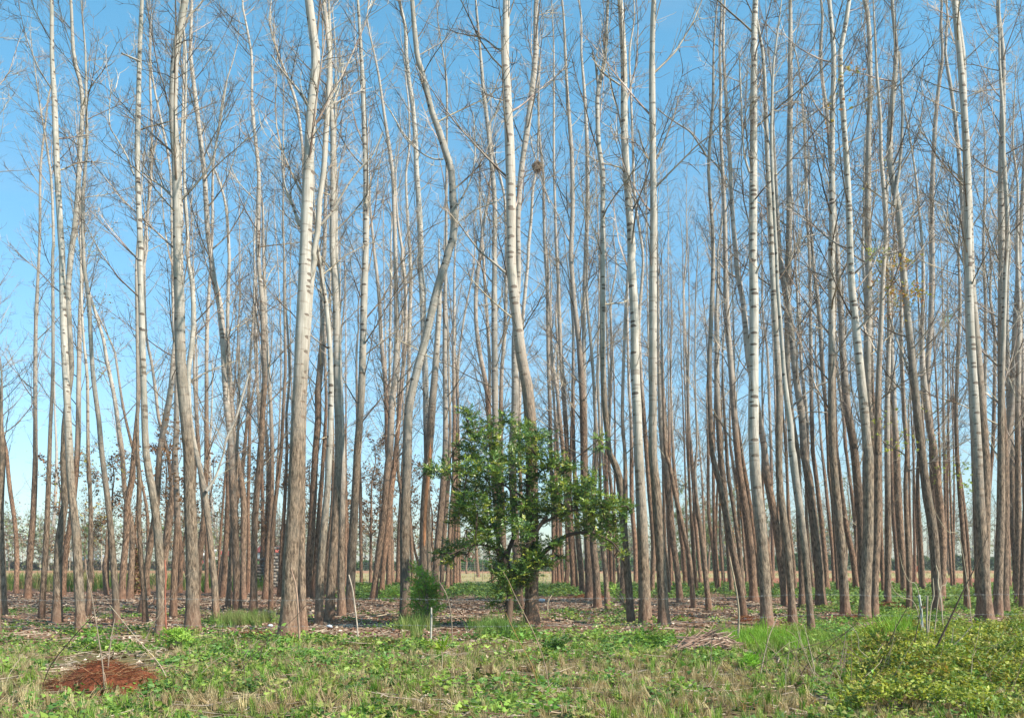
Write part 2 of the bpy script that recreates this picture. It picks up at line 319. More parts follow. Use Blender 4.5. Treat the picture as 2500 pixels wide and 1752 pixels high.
BARK = bark_material(); TWIG = twig_material()
LEAF = leaf_material("green_leaf"); GLOSSY = leaf_material("glossy_leaf", .33, .18, .55); DRY = leaf_material("dry_leaf", .8, .12, .1)
GRASS = leaf_material("grass_blade", .6, .3, .25)
STEM = plain("bare_stem", (.26, .20, .15), var=.35)
PALESTEM = plain("pale_stem", (.38, .31, .22), var=.25, stretch=(1, 1, .3), scale=20)
DARKSTEM = plain("dark_stem", (.09, .06, .045), var=.3)
TRUNKS = '''
A0 A|3 -80,1250,44 -40,600,40;2 -10,1300,26 8,900,24 12,0,20;1 5,1500,22 -10,900,18
A1 A|3 38,1280,66 50,700,55 95,400,50 88,0,42;2 80,1600,40 92,1350,40 125,1080,42 145,900,40 130,600,38 122,300,38 150,0,40;1 165,1350,38 190,1100,38 210,700,34 230,400,30 205,200,28 160,0,26
A2 A|3 218,1360,72 200,1000,66 180,600,60 150,350,56 135,0,52;2 130,1550,54 115,1200,52 95,800,50 80,400,48 70,0,46;1 75,1500,45 55,1200,44 35,800,42 15,300,38 0,50,32
A1b A|3 75,1080,46 110,700,42 145,500,42 190,0,42;2 195,1500,40 200,1000,35 205,700,35 215,400,30 230,180,18;1 222,1250,14 205,900,12
A4 A|3 270,1230,36 285,900,38 290,500,32 280,200,28 280,0,28;2 270,1550,26 265,1000,22 240,750,18 220,400,16;1 210,1300,12 205,1000,10
A5 A|3 487,1300,50 470,1000,48 440,600,45 415,350,44 375,0,38;2 372,1550,37 350,1300,35 310,1000,32 290,700,30 275,400,28 245,200,26 236,40,25;1 235,1450,26 228,1150,25 245,900,24 262,650,22 255,400,18 250,0,14
A6 A|3 518,1120,52 535,850,48 555,650,46 562,400,45 600,200,44 618,0,40;2 608,1550,32 628,1350,28 650,1100,26 655,800,24 650,500,22
A7 A|3 580,1110,46 600,700,42 585,500,38 545,320,34 525,0,34;2 525,1550,35 500,1380,33 470,1150,30 430,950,28 400,800,26 385,700,24 340,550,22 300,420,20 255,250,12;1 180,1300,8
A8 A|3 718,1080,30 715,750,25 715,500,25 680,280,22;2 600,1500,22 540,1250,20 500,1000,18 480,850,16 450,740,14 300,420,8
A9 A|3 700,1290,40 688,1050,40 665,800,36 650,500,34 655,200,32 645,0,28;2 640,1550,26 640,1000,22 635,600,22 630,200,20 640,0,18
A10 A|3 655,1200,40 690,1050,44 720,800,46 760,560,50 785,350,48 805,0,42;2 800,1500,46 850,1300,45 890,1050,38 905,850,35 920,700,30 930,400,26 940,50,22;1 970,1300,22 960,900,22 975,500,18 985,0,14
A11 A|3 810,1385,64 812,1000,66 790,600,62 750,300,58 710,0,52;2 703,1550,52 690,1200,48 680,900,46 670,500,44 660,200,42 663,40,42;1 660,1550,42 650,1200,40 640,900,38 640,600,38 648,300,36 655,0,32
A50 A|3 408,1085,30 392,870,36 403,790,26 408,700,16 408,600,12
A13 A|3 1050,1350,100 1050,1000,96 1045,700,92 1030,350,88 1020,0,82;2 1022,1550,82 990,1200,84 960,850,78 955,500,76 945,200,72 941,40,70;1 942,1500,70 935,1150,66 925,750,64 905,500,62 910,250,62 925,0,58
A14 A|3 782,1140,46 830,900,50 865,600,52 893,380,48 908,150,42 920,0,38;2 925,1400,32 925,900,26 905,500,22 900,50,20;1 895,1300,18 885,900,18 835,600,18 770,300,15 735,50,11
A15 A|3 905,1240,48 918,850,48 938,550,46 932,300,44 920,0,48;2 918,1550,44 935,1350,38 930,1150,24 926,950,12
A16 A|3 955,1060,36 962,800,36 945,550,32 900,300,32 880,150,30 862,0,30;2 850,1530,30 800,1300,26 770,1050,24 740,850,22 705,680,20 692,400,22 694,40,24;1 690,1500,24 710,1250,24 735,1000,24 746,800,24 746,550,20 735,300,18 730,0,14
A17 A|3 1228,1290,52 1215,1000,48 1175,600,46 1142,320,48 1110,150,40 1075,0,34;2 1060,1500,32 1035,1300,32 1020,1000,32 1030,850,38 1058,600,38 1050,300,34 1025,150,28 1012,30,26;1 1012,1500,26 1012,1300,24 990,1000,22 990,600,20 1000,300,18 1000,0,14
A18 A|3 1080,1120,46 1100,850,46 1122,620,46 1135,500,42 1155,100,36 1155,0,34;2 1155,1500,34 1155,1200,30 1155,900,28 1160,600,28 1170,400,26 1182,200,20;1 1198,1350,20 1200,1000,18 1210,800,16 1240,600,14 1275,350,12 1310,200,10
A19 A|3 1155,1060,30 1155,700,28 1130,400,30 1100,100,30;2 1095,1550,32 1080,1250,30 1065,1000,24 1062,750,18 1055,500,14
A20 A|3 1258,850,24 1242,720,24 1210,550,25 1185,300,22 1178,50,20;2 1180,1500,18 1195,1200,12 1200,900,10
A21 A|3 1385,1190,60 1380,900,58 1365,600,56 1350,300,54 1340,0,52;2 1342,1550,50 1330,1400,48 1300,1100,48 1285,800,48 1255,450,48 1210,250,44 1180,30,40;1 1185,1500,38 1160,1300,38 1145,1000,36 1115,700,36 1085,450,34 1055,200,30 1035,0,26
A22 A|3 1430,1115,38 1430,700,46 1435,450,48 1420,250,44 1390,0,36;2 1382,1550,32 1350,1300,30 1335,1000,28 1315,700,28 1315,400,26 1322,40,24;1 1325,1550,24 1310,1250,22 1285,1080,18 1225,900,14 1150,720,8
A23 A|3 1275,1090,50 1290,900,46 1302,650,40 1315,300,34 1320,0,30;2 1345,1500,26 1390,1200,16 1390,600,12
A24 A|3 1250,1080,42 1280,830,46 1315,650,46 1350,500,42 1405,250,36 1430,0,34;2 1435,1550,30 1455,1350,24 1470,1150,22 1480,850,20 1500,600,18 1515,200,16 1510,0,14
A25 A|3 1315,1170,38 1332,900,36 1345,650,32 1375,300,28 1380,0,26;2 1385,1500,22 1400,1200,14
A26 A|3 1465,1060,34 1470,700,30 1465,500,28 1470,200,26 1475,0,26;2 1475,1500,22 1485,1200,18 1530,950,12
A27 A|3 1505,1195,52 1510,800,48 1515,550,48 1540,200,46 1556,0,44;2 1560,1550,44 1575,1250,42 1590,1000,40 1580,700,40 1570,400,36 1550,200,34 1540,30,34;1 1541,1500,34 1545,1100,32 1545,900,28 1520,650,26 1495,400,22 1490,0,18
A28 A|3 1562,1010,32 1575,700,30 1572,300,26 1560,0,24;2 1550,1400,22 1535,1000,18 1530,700,16 1520,550,14
A29 A|3 1592,1110,42 1612,750,36 1640,400,34 1646,0,30;2 1645,1550,30 1635,1200,28 1620,950,26 1600,600,26 1590,300,24 1581,40,22;1 1580,1500,22 1575,1150,16 1555,1050,12
A30 A|3 1635,1195,34 1640,800,34 1652,550,32 1685,250,30 1702,0,28;2 1712,1550,26 1730,1200,24 1745,900,22 1740,600,20 1735,300,18 1735,40,16;1 1735,1500,15 1725,1200,14 1735,900,12 1725,550,10
A32 A|3 1580,1000,28 1600,600,28 1615,200,28 1610,0,28;2 1605,1500,26 1595,1350,22 1550,1150,20 1520,800,20 1520,550,18
A31 A|3 1702,1095,38 1715,750,34 1735,450,28 1750,150,24;2 1755,1500,22 1752,1250,20 1775,1000,18 1765,700,16 1745,400,14
A33 A|3 1755,1415,130 1775,1100,118 1785,800,112 1808,450,104 1822,0,100;2 1825,1550,100 1845,1150,98 1865,700,96 1885,300,92 1893,40,90;1 1893,1500,88 1905,1200,84 1920,800,78 1935,500,76 1960,200,70 1970,0,66
A34 A|3 1875,1350,62 1868,1000,58 1865,700,52 1870,300,48;2 1880,1200,44 1915,600,42 1940,250,42 1955,50,40;1 1962,1550,43 1985,1350,43 2000,1100,42 2030,900,40 2045,650,40 2060,400,36 2075,0,34
A35 A|3 1915,1100,46 1925,800,58 1945,500,56 1968,0,50;2 1968,1550,50 1990,1300,50 1988,1100,50 2010,850,48 2025,600,44 2020,200,38 2025,20,34;1 2035,1500,32 2045,1100,28 2050,950,20
A36 A|3 1955,1100,38 1975,800,38 1995,500,38 2018,200,32 2030,0,28;2 2042,1500,26 2050,1200,24 2042,900,20 2045,700,14
A53 A|3 1840,1085,36 1850,800,32 1860,300,30;2 1870,1200,28 1875,600,26 1880,200,24;1 1880,900,22 1865,650,22 1830,400,22 1770,220,20 1685,0,16
A37 A|3 1992,1300,56 2005,950,56 2030,600,54 2058,300,48 2070,0,46;2 2072,1550,46 2085,1200,42 2080,800,38 2050,450,34 2020,250,32 1992,30,26;1 1990,1480,22 1970,1350,14
A38 A|3 2030,1085,28 2045,850,30 2075,600,28 2095,350,22 2100,0,22;2 2100,1500,22 2090,1000,18 2080,500,16 2080,300,14
A39 A|3 2070,1270,68 2092,900,66 2120,500,60 2135,200,56 2144,0,54;2 2142,1550,54 2140,1300,54 2130,1000,52 2125,500,50 2110,200,46 2101,40,44;1 2097,1500,45 2100,1000,43 2100,600,40 2085,400,32 2080,0,26
A40 A|3 2165,1240,58 2160,900,56 2165,600,50 2170,300,46 2172,0,42;2 2170,1500,40 2150,900,34 2140,400,30 2135,30,28;1 2126,1500,26 2125,1300,26 2120,900,24 2115,700,20
A41 A|3 2215,1010,34 2210,700,32 2198,450,30 2187,0,24;2 2188,1500,24 2175,1300,22 2160,1100,20 2155,800,16
A42 A|3 2225,1200,70 2240,800,66 2262,400,60 2283,0,56;2 2290,1500,56 2312,1100,54 2325,700,52 2332,400,52 2344,40,50;1 2344,1500,48 2350,1100,44 2340,700,42 2325,300,36 2310,0,26
B0 B|3 17,1015,26 12,700,24 8,300,28 -5,0,24;2 -15,1300,20 -20,800,16
B1 B|3 107,1115,50 135,850,50 180,500,48 213,100,46 223,0,46;2 230,1550,48 240,1250,50 265,1000,42 280,700,38 275,300,34 270,30,32;1 271,1500,32 262,1200,30 250,900,30 215,650,28 185,450,22 150,200,18 110,0,14
B2 B|3 165,1070,38 180,850,38 205,620,46 238,300,46 265,100,42 275,0,40;2 274,1550,38 295,1300,34 315,1050,32 345,700,28 345,300,26 322,30,22;1 320,1550,22 300,1350,18 280,1150,14 275,900,10
B3 B|3 400,1040,30 395,800,28 372,500,28 312,300,26 286,100,24;2 285,1450,24 290,1250,22 300,700,18
B4 B|3 222,1030,36 222,700,34 223,400,34 213,50,34;2 207,1500,34 203,1150,36 185,900,34 165,700,32 150,400,28 125,150,24 115,20,20;1 112,1500,20 95,1300,18 80,1100,12
B5 B|3 252,1010,30 242,700,28 237,300,26;2 232,1200,24 228,1000,22 232,600,20 240,200,18;1 235,1500,14 250,1200,10
B5b B|3 290,1000,40 300,650,38 325,200,36;2 345,1400,32 360,1100,28 372,900,28 375,600,28 385,300,28 380,40,26;1 380,1500,24 365,1300,22 355,1100,20 350,900,18 375,700,14 370,400,12
B6 B|3 345,1270,78 342,900,76 340,600,74 350,300,70 360,0,68;2 360,1550,68 365,1300,66 382,1150,62 440,900,60 495,700,58 540,500,58 590,300,58 645,130,58 675,20,56;1 665,1550,58 700,1400,56 710,1250,54 700,1100,54 690,900,52 650,760,52 600,600,50 545,450,46 500,270,44 460,120,42 430,0,38
B7 B|3 515,1030,46 510,500,46 505,50,44;2 502,1400,44 495,1000,46 488,850,44 480,650,42 475,400,46 460,50,46;1 455,1550,44 450,1200,42 430,900,38 420,650,36 400,400,34 370,200,32 350,0,28
B8 B|3 465,1170,66 480,880,62 480,600,62 495,300,62 512,0,66;2 520,1550,58 545,1200,56 570,900,50 590,600,40 600,400,32 598,200,24;1 597,1550,16 595,1400,12
B9 B|3 568,1130,50 572,900,50 592,650,50 620,350,50 640,0,46;2 642,1550,42 645,1200,38 640,900,34 640,500,30 645,250,24;1 650,1500,22 650,1200,20 655,600,16 655,300,16 640,100,12
B10 B|3 610,1115,34 625,800,34 645,500,34 668,200,30 678,0,28;2 675,1550,26 680,1300,24 670,1000,18 660,600,14
B11 B|3 655,1050,32 667,800,30 682,500,30 708,200,30 706,0,30;2 707,1500,28 710,1300,28 706,900,24 710,500,22 715,20,18;1 715,1500,12
B12 B|3 685,1030,26 690,800,26 702,500,24 720,100,22;2 730,1500,20 735,1200,18 725,900,14 700,600,10
B13 B|3 712,1010,24 718,700,22 730,300,20;2 740,1400,18 737,950,18 760,700,16 800,450,14 850,200,12 865,0,10
B14 B|3 732,1005,24 737,700,22 750,300,18;2 745,1400,14 720,1000,10
B15 B|3 752,1000,20 750,700,18 745,400,14
B16 B|3 1000,1010,22 985,850,20 970,750,16 960,500,12
B17 B|3 1055,1040,38 1035,600,36 1000,200,34;2 985,1500,33 970,1300,34 950,1050,36 910,850,34 880,650,32 870,450,30 885,200,32 905,20,30;1 908,1500,26 925,1300,24 965,1100,20 975,1000,14
B18 B|3 1072,1030,28 1050,600,26 1000,200,25;2 985,1500,25 975,1200,25 975,900,25 960,600,24 940,300,23 925,20,20;1 918,1450,18 910,1250,14
B19 B|3 1080,1130,54 1072,700,50 1040,200,48;2 1020,1400,47 1015,1100,48 1012,800,46 1010,400,42 1010,30,38;1 1012,1550,37 1015,1250,36 1005,1000,36 975,700,32 955,500,30 930,300,28 905,0,20
B20 B|3 1095,1040,32 1080,600,32 1060,100,32;2 1058,1400,32 1060,1150,32 1067,900,28 1085,700,28 1095,450,26 1097,250,22;1 1095,1250,20 1080,1050,18 1040,880,16 1000,750,12
B21 B|3 1190,1190,70 1182,900,62 1160,500,58 1143,100,56;2 1145,1500,58 1165,1200,58 1165,950,52 1162,700,46 1178,450,42 1190,200,40 1190,20,38;1 1188,1550,38 1185,1300,38 1200,1000,40 1230,750,42 1260,550,42 1290,300,41 1320,0,40
B22 B|3 1288,1312,106 1290,1000,104 1293,800,100 1290,300,94;2 1285,1400,88 1275,1250,88 1255,1050,84 1215,850,80 1190,650,77 1160,400,75 1140,200,74 1135,20,74;1 1135,1550,74 1135,1200,72 1130,850,70 1115,500,66 1100,200,62 1090,0,58
B23 B|3 1222,1050,32 1215,600,30 1200,100,28;2 1195,1500,28 1200,1100,26 1215,800,26 1222,550,25 1235,400,26 1258,100,26;1 1262,1550,24 1265,1450,24 1285,1250,23 1300,1000,20 1330,860,14
B24 B|3 1452,1000,26 1450,700,27 1447,400,28 1437,0,30;2 1432,1550,28 1425,1200,29 1415,900,28 1410,600,28 1405,300,26 1391,30,24;1 1390,1500,24 1380,1200,22 1375,900,20 1345,600,18 1340,300,16 1350,150,10
B25 B|3 1475,1000,22 1465,700,20 1460,300,18;2 1465,1400,16 1450,900,12
B26 B|3 1495,1000,28 1482,700,28 1480,400,24;2 1470,1400,22 1440,900,20 1430,500,16
B27 B|3 1522,990,26 1508,700,25 1500,200,22 1480,0,22;2 1490,1500,22 1485,1100,20 1480,700,16
B28 B|3 1550,1000,32 1556,750,34 1552,500,32 1530,100,30;2 1520,1500,30 1500,1300,28 1480,1100,26 1460,950,24 1440,800,20 1430,500,14
B29 B|3 1602,1040,38 1586,750,38 1568,500,36 1555,0,34;2 1555,1550,34 1535,1200,34 1510,850,32 1495,500,28 1485,200,26 1475,30,24;1 1475,1500,24 1465,1200,20 1455,800,18 1455,400,16 1455,50,12
B30 B|3 1632,1040,26 1602,700,28 1575,300,26;2 1590,1300,22 1600,700,20 1595,300,16
B31 B|3 1672,1080,42 1650,800,44 1630,600,40 1612,200,30 1605,0,26;2 1605,1500,24 1600,1200,22 1600,700,20 1590,500,14
B32 B|3 1720,1115,58 1710,800,54 1698,550,54 1682,200,54 1680,0,54;2 1680,1550,54 1670,1200,48 1655,900,44 1640,700,40 1610,450,38 1590,200,36 1581,30,36;1 1583,1500,36 1595,1200,34 1590,800,32 1570,500,28 1555,300,24 1540,0,20
B34 B|3 1745,1085,36 1722,700,36 1695,200,34;2 1688,1200,32 1680,900,30 1680,600,32 1685,300,32 1690,30,32;1 1694,1500,31 1705,1200,32 1705,800,30 1695,500,26 1680,250,22 1660,0,18
B33 B|3 1783,1178,56 1770,900,56 1748,700,52 1745,400,40 1775,0,32;2 1778,1500,30 1760,1200,24 1745,900,22 1720,600,22 1700,350,18
B35 B|3 1858,1200,38 1840,900,38 1812,650,34 1800,300,26;2 1800,1400,22 1785,1000,16
B36 B|3 1890,990,32 1880,750,28 1852,300,28 1846,0,26;2 1870,1300,22 1885,900,20 1880,500,16
B36b B|3 1867,990,22 1855,650,20 1832,200,20 1820,0,18;2 1815,1300,14 1810,900,10
B37 B|3 2035,1295,56 2012,1000,56 1985,700,54 1965,400,56 1942,200,56 1902,80,50 1875,0,46;2 1872,1550,44 1855,1400,42 1832,1150,42 1820,800,42 1820,400,42 1816,30,40;1 1820,1500,40 1820,1200,38 1820,900,36 1790,700,34 1780,350,32 1805,200,34 1840,0,26
B38 B|3 1968,1140,38 1968,900,36 1985,600,36 1990,300,34 1985,0,28;2 1980,1500,26 1967,1300,26 1975,900,24 1990,500,22 2000,300,16
B39 B|3 1945,990,26 1922,650,28 1885,300,26 1868,100,22;2 1870,1400,20 1868,1000,18 1850,600,14
B44 B|3 2068,1000,34 2062,700,34 2038,400,34 2035,0,28;2 2030,1300,24 2015,1000,20 2005,600,20 2005,300,16
B40 B|3 2140,1300,90 2130,1000,88 2112,500,82 2092,0,76;2 2088,1550,72 2075,1200,68 2060,900,66 2060,600,64 2045,300,62 2036,30,62;1 2032,1550,60 2020,1200,56 1990,800,54 1980,500,52 1980,300,50 1975,0,46
B41 B|3 2185,1070,36 2200,700,38 2170,300,38 2148,0,36;2 2150,1500,36 2130,1300,34 2115,1100,30 2100,850,26 2090,600,26 2110,300,22 2123,30,20;1 2120,1500,20 2060,1100,20 2045,700,18 2030,300,16 2020,0,14
B42 B|3 2280,1312,80 2265,1000,74 2240,600,72 2215,250,72 2197,0,66;2 2193,1550,64 2195,1200,62 2195,800,60 2195,400,58 2195,30,56;1 2196,1500,54 2200,1200,52 2195,800,50 2190,300,48 2190,0,42
C1 C|3 30,1095,24 10,900,26 -10,700,26 -20,300,24;2 -30,1300,20 -40,900,14
C2 C|3 42,995,32 17,600,32 8,300,26;2 0,1400,22 -25,1000,18 -35,600,14
C3 C|3 105,1140,46 75,850,46 30,550,48 8,250,46 -15,0,44;2 -23,1550,40 -45,1300,34 -55,1000,26 -60,700,22 -62,300,16
C4 C|3 145,1000,34 125,750,34 100,550,34 80,350,30 55,100,26;2 40,1300,20 30,900,14
C5 C|3 205,1180,34 178,850,38 138,650,36 95,450,36 60,300,34 22,100,30 0,0,30;2 -5,1550,28 -18,1300,22 -25,900,14
C6 C|3 258,1000,28 237,750,28 215,500,28 205,300,28 190,0,28;2 185,1550,28 165,1300,24 155,900,22 135,600,20 130,300,14 145,30,12;1 150,1500,10 150,1250,8
C7 C|3 320,1195,42 295,950,40 257,600,36 225,380,30 212,150,20;2 228,1500,16 215,1000,12 220,300,9
C9 C|3 295,940,24 270,300,16 250,0,12;2 225,1500,11 210,1100,9
C8 C|3 370,990,30 345,700,28 315,450,26 312,0,22;2 308,1500,18 305,1300,14
C10 C|3 428,1000,28 405,650,26 400,450,20 402,200,12
C11 C|3 582,1245,54 540,950,52 475,650,48 430,400,44 385,200,40 352,0,38;2 342,1550,38 330,1300,36 320,1000,36 330,650,34 345,300,32 350,30,30;1 350,1500,30 340,1250,26 315,900,24 330,600,22 350,350,20 352,0,14
C12 C|3 493,1070,34 468,800,34 448,500,42 430,250,44 415,0,46;2 403,1550,44 390,1300,44 375,1000,40 380,700,34 375,500,26 385,250,18
C14 C|3 610,990,26 590,700,26 540,350,26 490,50,22;2 475,1400,18 480,900,12
C14b C|3 580,1105,36 545,750,34 505,450,32 465,200,30 450,0,26;2 450,1500,24 430,1200,18 420,800,14
C15 C|3 655,1122,62 635,800,62 592,450,58 552,200,52 530,0,48;2 530,1500,48 510,1300,48 490,1000,46 460,600,40 445,300,38 437,30,34;1 440,1500,34 435,1200,32 420,900,28 405,600,24 405,300,22 400,0,20
C16 C|3 700,1050,40 650,600,38 600,250,36 565,50,34;2 540,1400,30 500,1150,26 478,900,24 440,600,16
C18 C|3 885,1162,46 868,950,52 840,700,58 800,450,58 752,200,58 735,50,52;2 730,1500,48 705,1350,46 660,1100,44 612,850,42 590,600,44 570,400,42 530,200,40 520,20,40;1 520,1500,38 500,1300,34 485,1050,32 475,800,30 455,500,28 440,250,24 425,0,20
C17 C|3 752,1305,86 740,1050,86 715,700,84 680,350,82 656,0,76;2 655,1550,76 650,1250,76 652,900,72 655,500,68 650,200,64 646,30,62;1 645,1550,62 648,1200,60 650,900,58 652,500,54 655,0,48
C19 C|3 790,1052,28 767,800,28 745,650,26 720,300,22;2 720,1300,18 715,900,14
C20 C|3 795,960,30 792,600,30 785,300,28 782,0,24;2 783,1500,24 770,1200,22 755,800,18 720,500,16 715,20,12
C21 C|3 945,1292,58 925,950,56 890,600,56 850,300,52 836,0,52;2 840,1550,52 845,1200,50 835,900,46 815,600,42 800,300,40 791,30,38;1 788,1500,38 775,1200,36 755,800,34 740,400,30 720,0,24
C22 C|3 968,1060,28 945,800,30 915,500,28 905,250,24 893,0,22;2 883,1500,20 875,1300,14
C27 C|3 1100,1042,26 1072,800,26 1048,500,22 1045,200,20;2 1060,1500,22 1045,1200,22 1010,900,20 985,500,20 962,30,16;1 960,1500,14 950,1300,10
C23 C|3 1015,1168,48 1010,900,46 995,600,46 985,250,50 973,0,50;2 955,1500,50 930,1250,46 905,900,44 905,500,46 910,200,48 912,30,47;1 913,1500,47 920,1200,46 920,800,44 925,400,40 925,0,34
C24 C|3 1088,1352,52 1065,1100,50 1040,800,54 1005,500,56 970,250,58 945,30,54;2 935,1500,48 928,1350,46 900,1150,40 875,900,32 855,600,28 830,300,26 826,30,23;1 822,1500,24 800,1100,24 785,700,24 790,400,22 800,100,16
C28 C|3 1285,1070,28 1265,750,26 1237,350,25 1212,150,25 1208,0,24;2 1203,1500,24 1190,1200,26 1165,900,34 1150,600,32 1125,350,30 1105,200,28 1092,30,25;1 1093,1500,24 1075,1200,16
C29 C|3 1255,1000,28 1237,700,28 1210,450,28 1180,150,24 1162,0,20;2 1158,1500,20 1145,1300,18 1120,900,16 1115,700,12
C25 C|3 1157,1178,72 1140,900,70 1102,550,66 1062,200,62 1036,0,58;2 1028,1550,56 1015,1300,54 970,1000,50 940,700,46 910,450,44 870,250,40 852,30,34;1 848,1500,32 830,1200,28 815,900,22 800,600,18
C26 C|3 1202,1052,44 1190,850,38 1167,600,36 1132,300,34 1100,50,33;2 1093,1500,32 1085,1200,30 1080,800,28 1075,400,26 1070,30,24;1 1068,1500,24 1050,1200,24 1040,800,22 1025,500,18 1000,200,14
C30 C|3 1338,1232,68 1325,1000,68 1302,700,66 1275,400,62 1245,50,56;2 1240,1500,57 1235,1200,54 1235,800,50 1235,400,48 1235,30,46;1 1235,1500,48 1240,1200,46 1236,850,44 1240,500,38 1250,0,34
C31 C|3 1420,1052,44 1395,800,46 1350,600,44 1320,400,38 1287,100,30;2 1270,1500,28 1255,1000,26 1255,600,22
C33 C|3 1445,1000,30 1422,700,30 1395,400,28 1362,150,26 1347,30,25;2 1338,1500,28 1325,1300,26 1295,1050,24 1270,850,16
C32 C|3 1480,1120,62 1465,800,60 1450,500,60 1428,250,62 1408,30,60;2 1400,1500,60 1385,1400,58 1350,1200,56 1325,900,50 1310,600,44 1290,300,40 1277,30,36;1 1268,1350,32 1240,1000,30 1220,700,30 1200,450,28 1170,250,26 1150,0,22
C34 C|3 1480,1282,82 1490,1000,80 1505,700,78 1510,400,76 1510,50,72;2 1500,1500,68 1480,1250,66 1445,900,62 1415,600,58 1385,300,52 1376,30,48;1 1373,1500,48 1365,1200,46 1345,800,42 1320,450,38 1300,0,36
C36 C|3 1535,1190,62 1540,800,60 1545,300,56;2 1530,1400,50 1508,1150,48 1505,900,50 1507,600,52 1510,400,52 1513,100,52;1 1510,1500,50 1505,1200,48 1510,700,44 1520,400,38 1520,0,34
C36b C|3 1470,1080,30 1475,500,28;2 1480,1300,26 1485,700,24 1485,400,22 1478,30,22;1 1467,1500,22 1475,1200,18 1480,800,12
C36c C|3 1622,1060,28 1600,500,28;2 1570,1500,26 1548,1200,24 1540,900,20 1535,500,14
C35 C|3 1550,1252,60 1560,900,58 1575,600,58 1580,300,56 1580,0,52;2 1580,1500,48 1580,1200,44 1590,900,40 1600,700,36 1610,450,32 1620,200,32 1635,20,32;1 1640,1400,33 1635,1150,32 1605,800,28 1600,500,24 1575,200,20 1565,0,16
C41 C|3 1622,990,28 1606,720,25 1605,400,22;2 1600,1300,18 1605,900,12
C37 C|3 1652,1162,48 1655,800,46 1655,400,44 1650,0,42;2 1650,1500,40 1650,1200,38 1660,800,36 1665,500,32 1652,200,28 1645,20,26;1 1655,1450,24 1650,1000,18
C38 C|3 1735,1002,36 1715,700,34 1695,450,34 1686,200,34 1680,0,34;2 1680,1500,32 1672,1200,30 1670,900,26 1660,600,18
C39 C|3 1775,1087,48 1770,900,50 1747,600,56 1727,250,54 1720,0,50;2 1715,1500,46 1705,1250,42 1690,900,36 1680,600,30 1690,200,24 1708,20,20;1 1690,1450,18 1680,1100,12
C40 C|3 1818,1192,42 1812,850,40 1797,550,36 1787,250,32 1798,0,30;2 1793,1500,30 1780,1300,32 1765,1000,30 1755,700,28 1760,300,22 1765,50,16
C42 C|3 1858,992,24 1855,650,24 1850,450,22 1848,100,18;2 1850,1300,14
C43 C|3 1840,990,20 1822,600,20 1815,200,17 1812,0,15;2 1810,1200,12
C44 C|3 1920,1052,38 1906,800,36 1882,400,32 1878,150,26 1885,0,22;2 1870,1300,16
C45 C|3 2030,1212,68 2020,1000,68 1992,600,66 1950,350,64 1908,20,60;2 1898,1550,60 1880,1300,60 1860,1100,56 1830,800,52 1800,500,48 1770,200,46 1762,30,46;1 1762,1500,46 1750,1350,48 1735,1180,50 1700,1000,48 1670,800,44 1670,600,42 1690,350,40 1720,0,30
C46 C|3 2058,1112,46 2065,800,56 2050,500,58 2027,250,54 2005,50,50;2 1998,1500,50 1965,1350,48 1935,1100,44 1915,900,38 1910,600,30 1920,400,28 1915,30,22;1 1905,1450,20 1890,1200,18 1860,900,16 1820,650,12
C46b C|3 2045,1080,40 2020,600,36 1995,300,36 1988,0,36;2 1975,1300,36 1955,1100,38 1955,850,40 1975,600,42 1985,300,42 1985,30,42;1 1985,1500,40 1985,1100,36 2000,700,34 2020,400,30 2050,150,26 2065,0,24
C48 C|3 2140,1032,24 2112,650,22 2102,300,16 2100,0,12;2 2105,1300,9
C49 C|3 2075,1020,28 2085,500,26 2080,100,25;2 2075,1500,22 2070,1200,20 2070,800,18 2065,400,12 2060,200,9
C50 C|3 2250,1192,40 2237,900,38 2207,500,34 2177,100,32 2172,0,30;2 2172,1500,28 2165,1200,26 2180,800,26 2195,400,22 2182,20,16;1 2170,1450,12
C51 C|3 2275,1042,28 2252,700,28 2222,400,26 2197,200,22;2 2165,1500,16 2140,900,12
C52 C|3 2400,1300,84 2372,900,80 2340,400,74 2325,50,68;2 2310,1300,64 2290,950,60 2270,600,58 2258,200,56 2255,30,55;1 2255,1500,55 2250,1200,54 2240,700,52 2215,300,48 2190,0,42
C53 C|3 2325,1150,34 2315,700,34 2300,200,34;2 2290,1400,34 2275,1100,34 2255,700,32 2242,250,31 2238,50,30;1 2235,1500,30 2220,1300,30 2200,950,30 2175,650,28 2145,400,26 2115,200,24 2085,0,20
'''
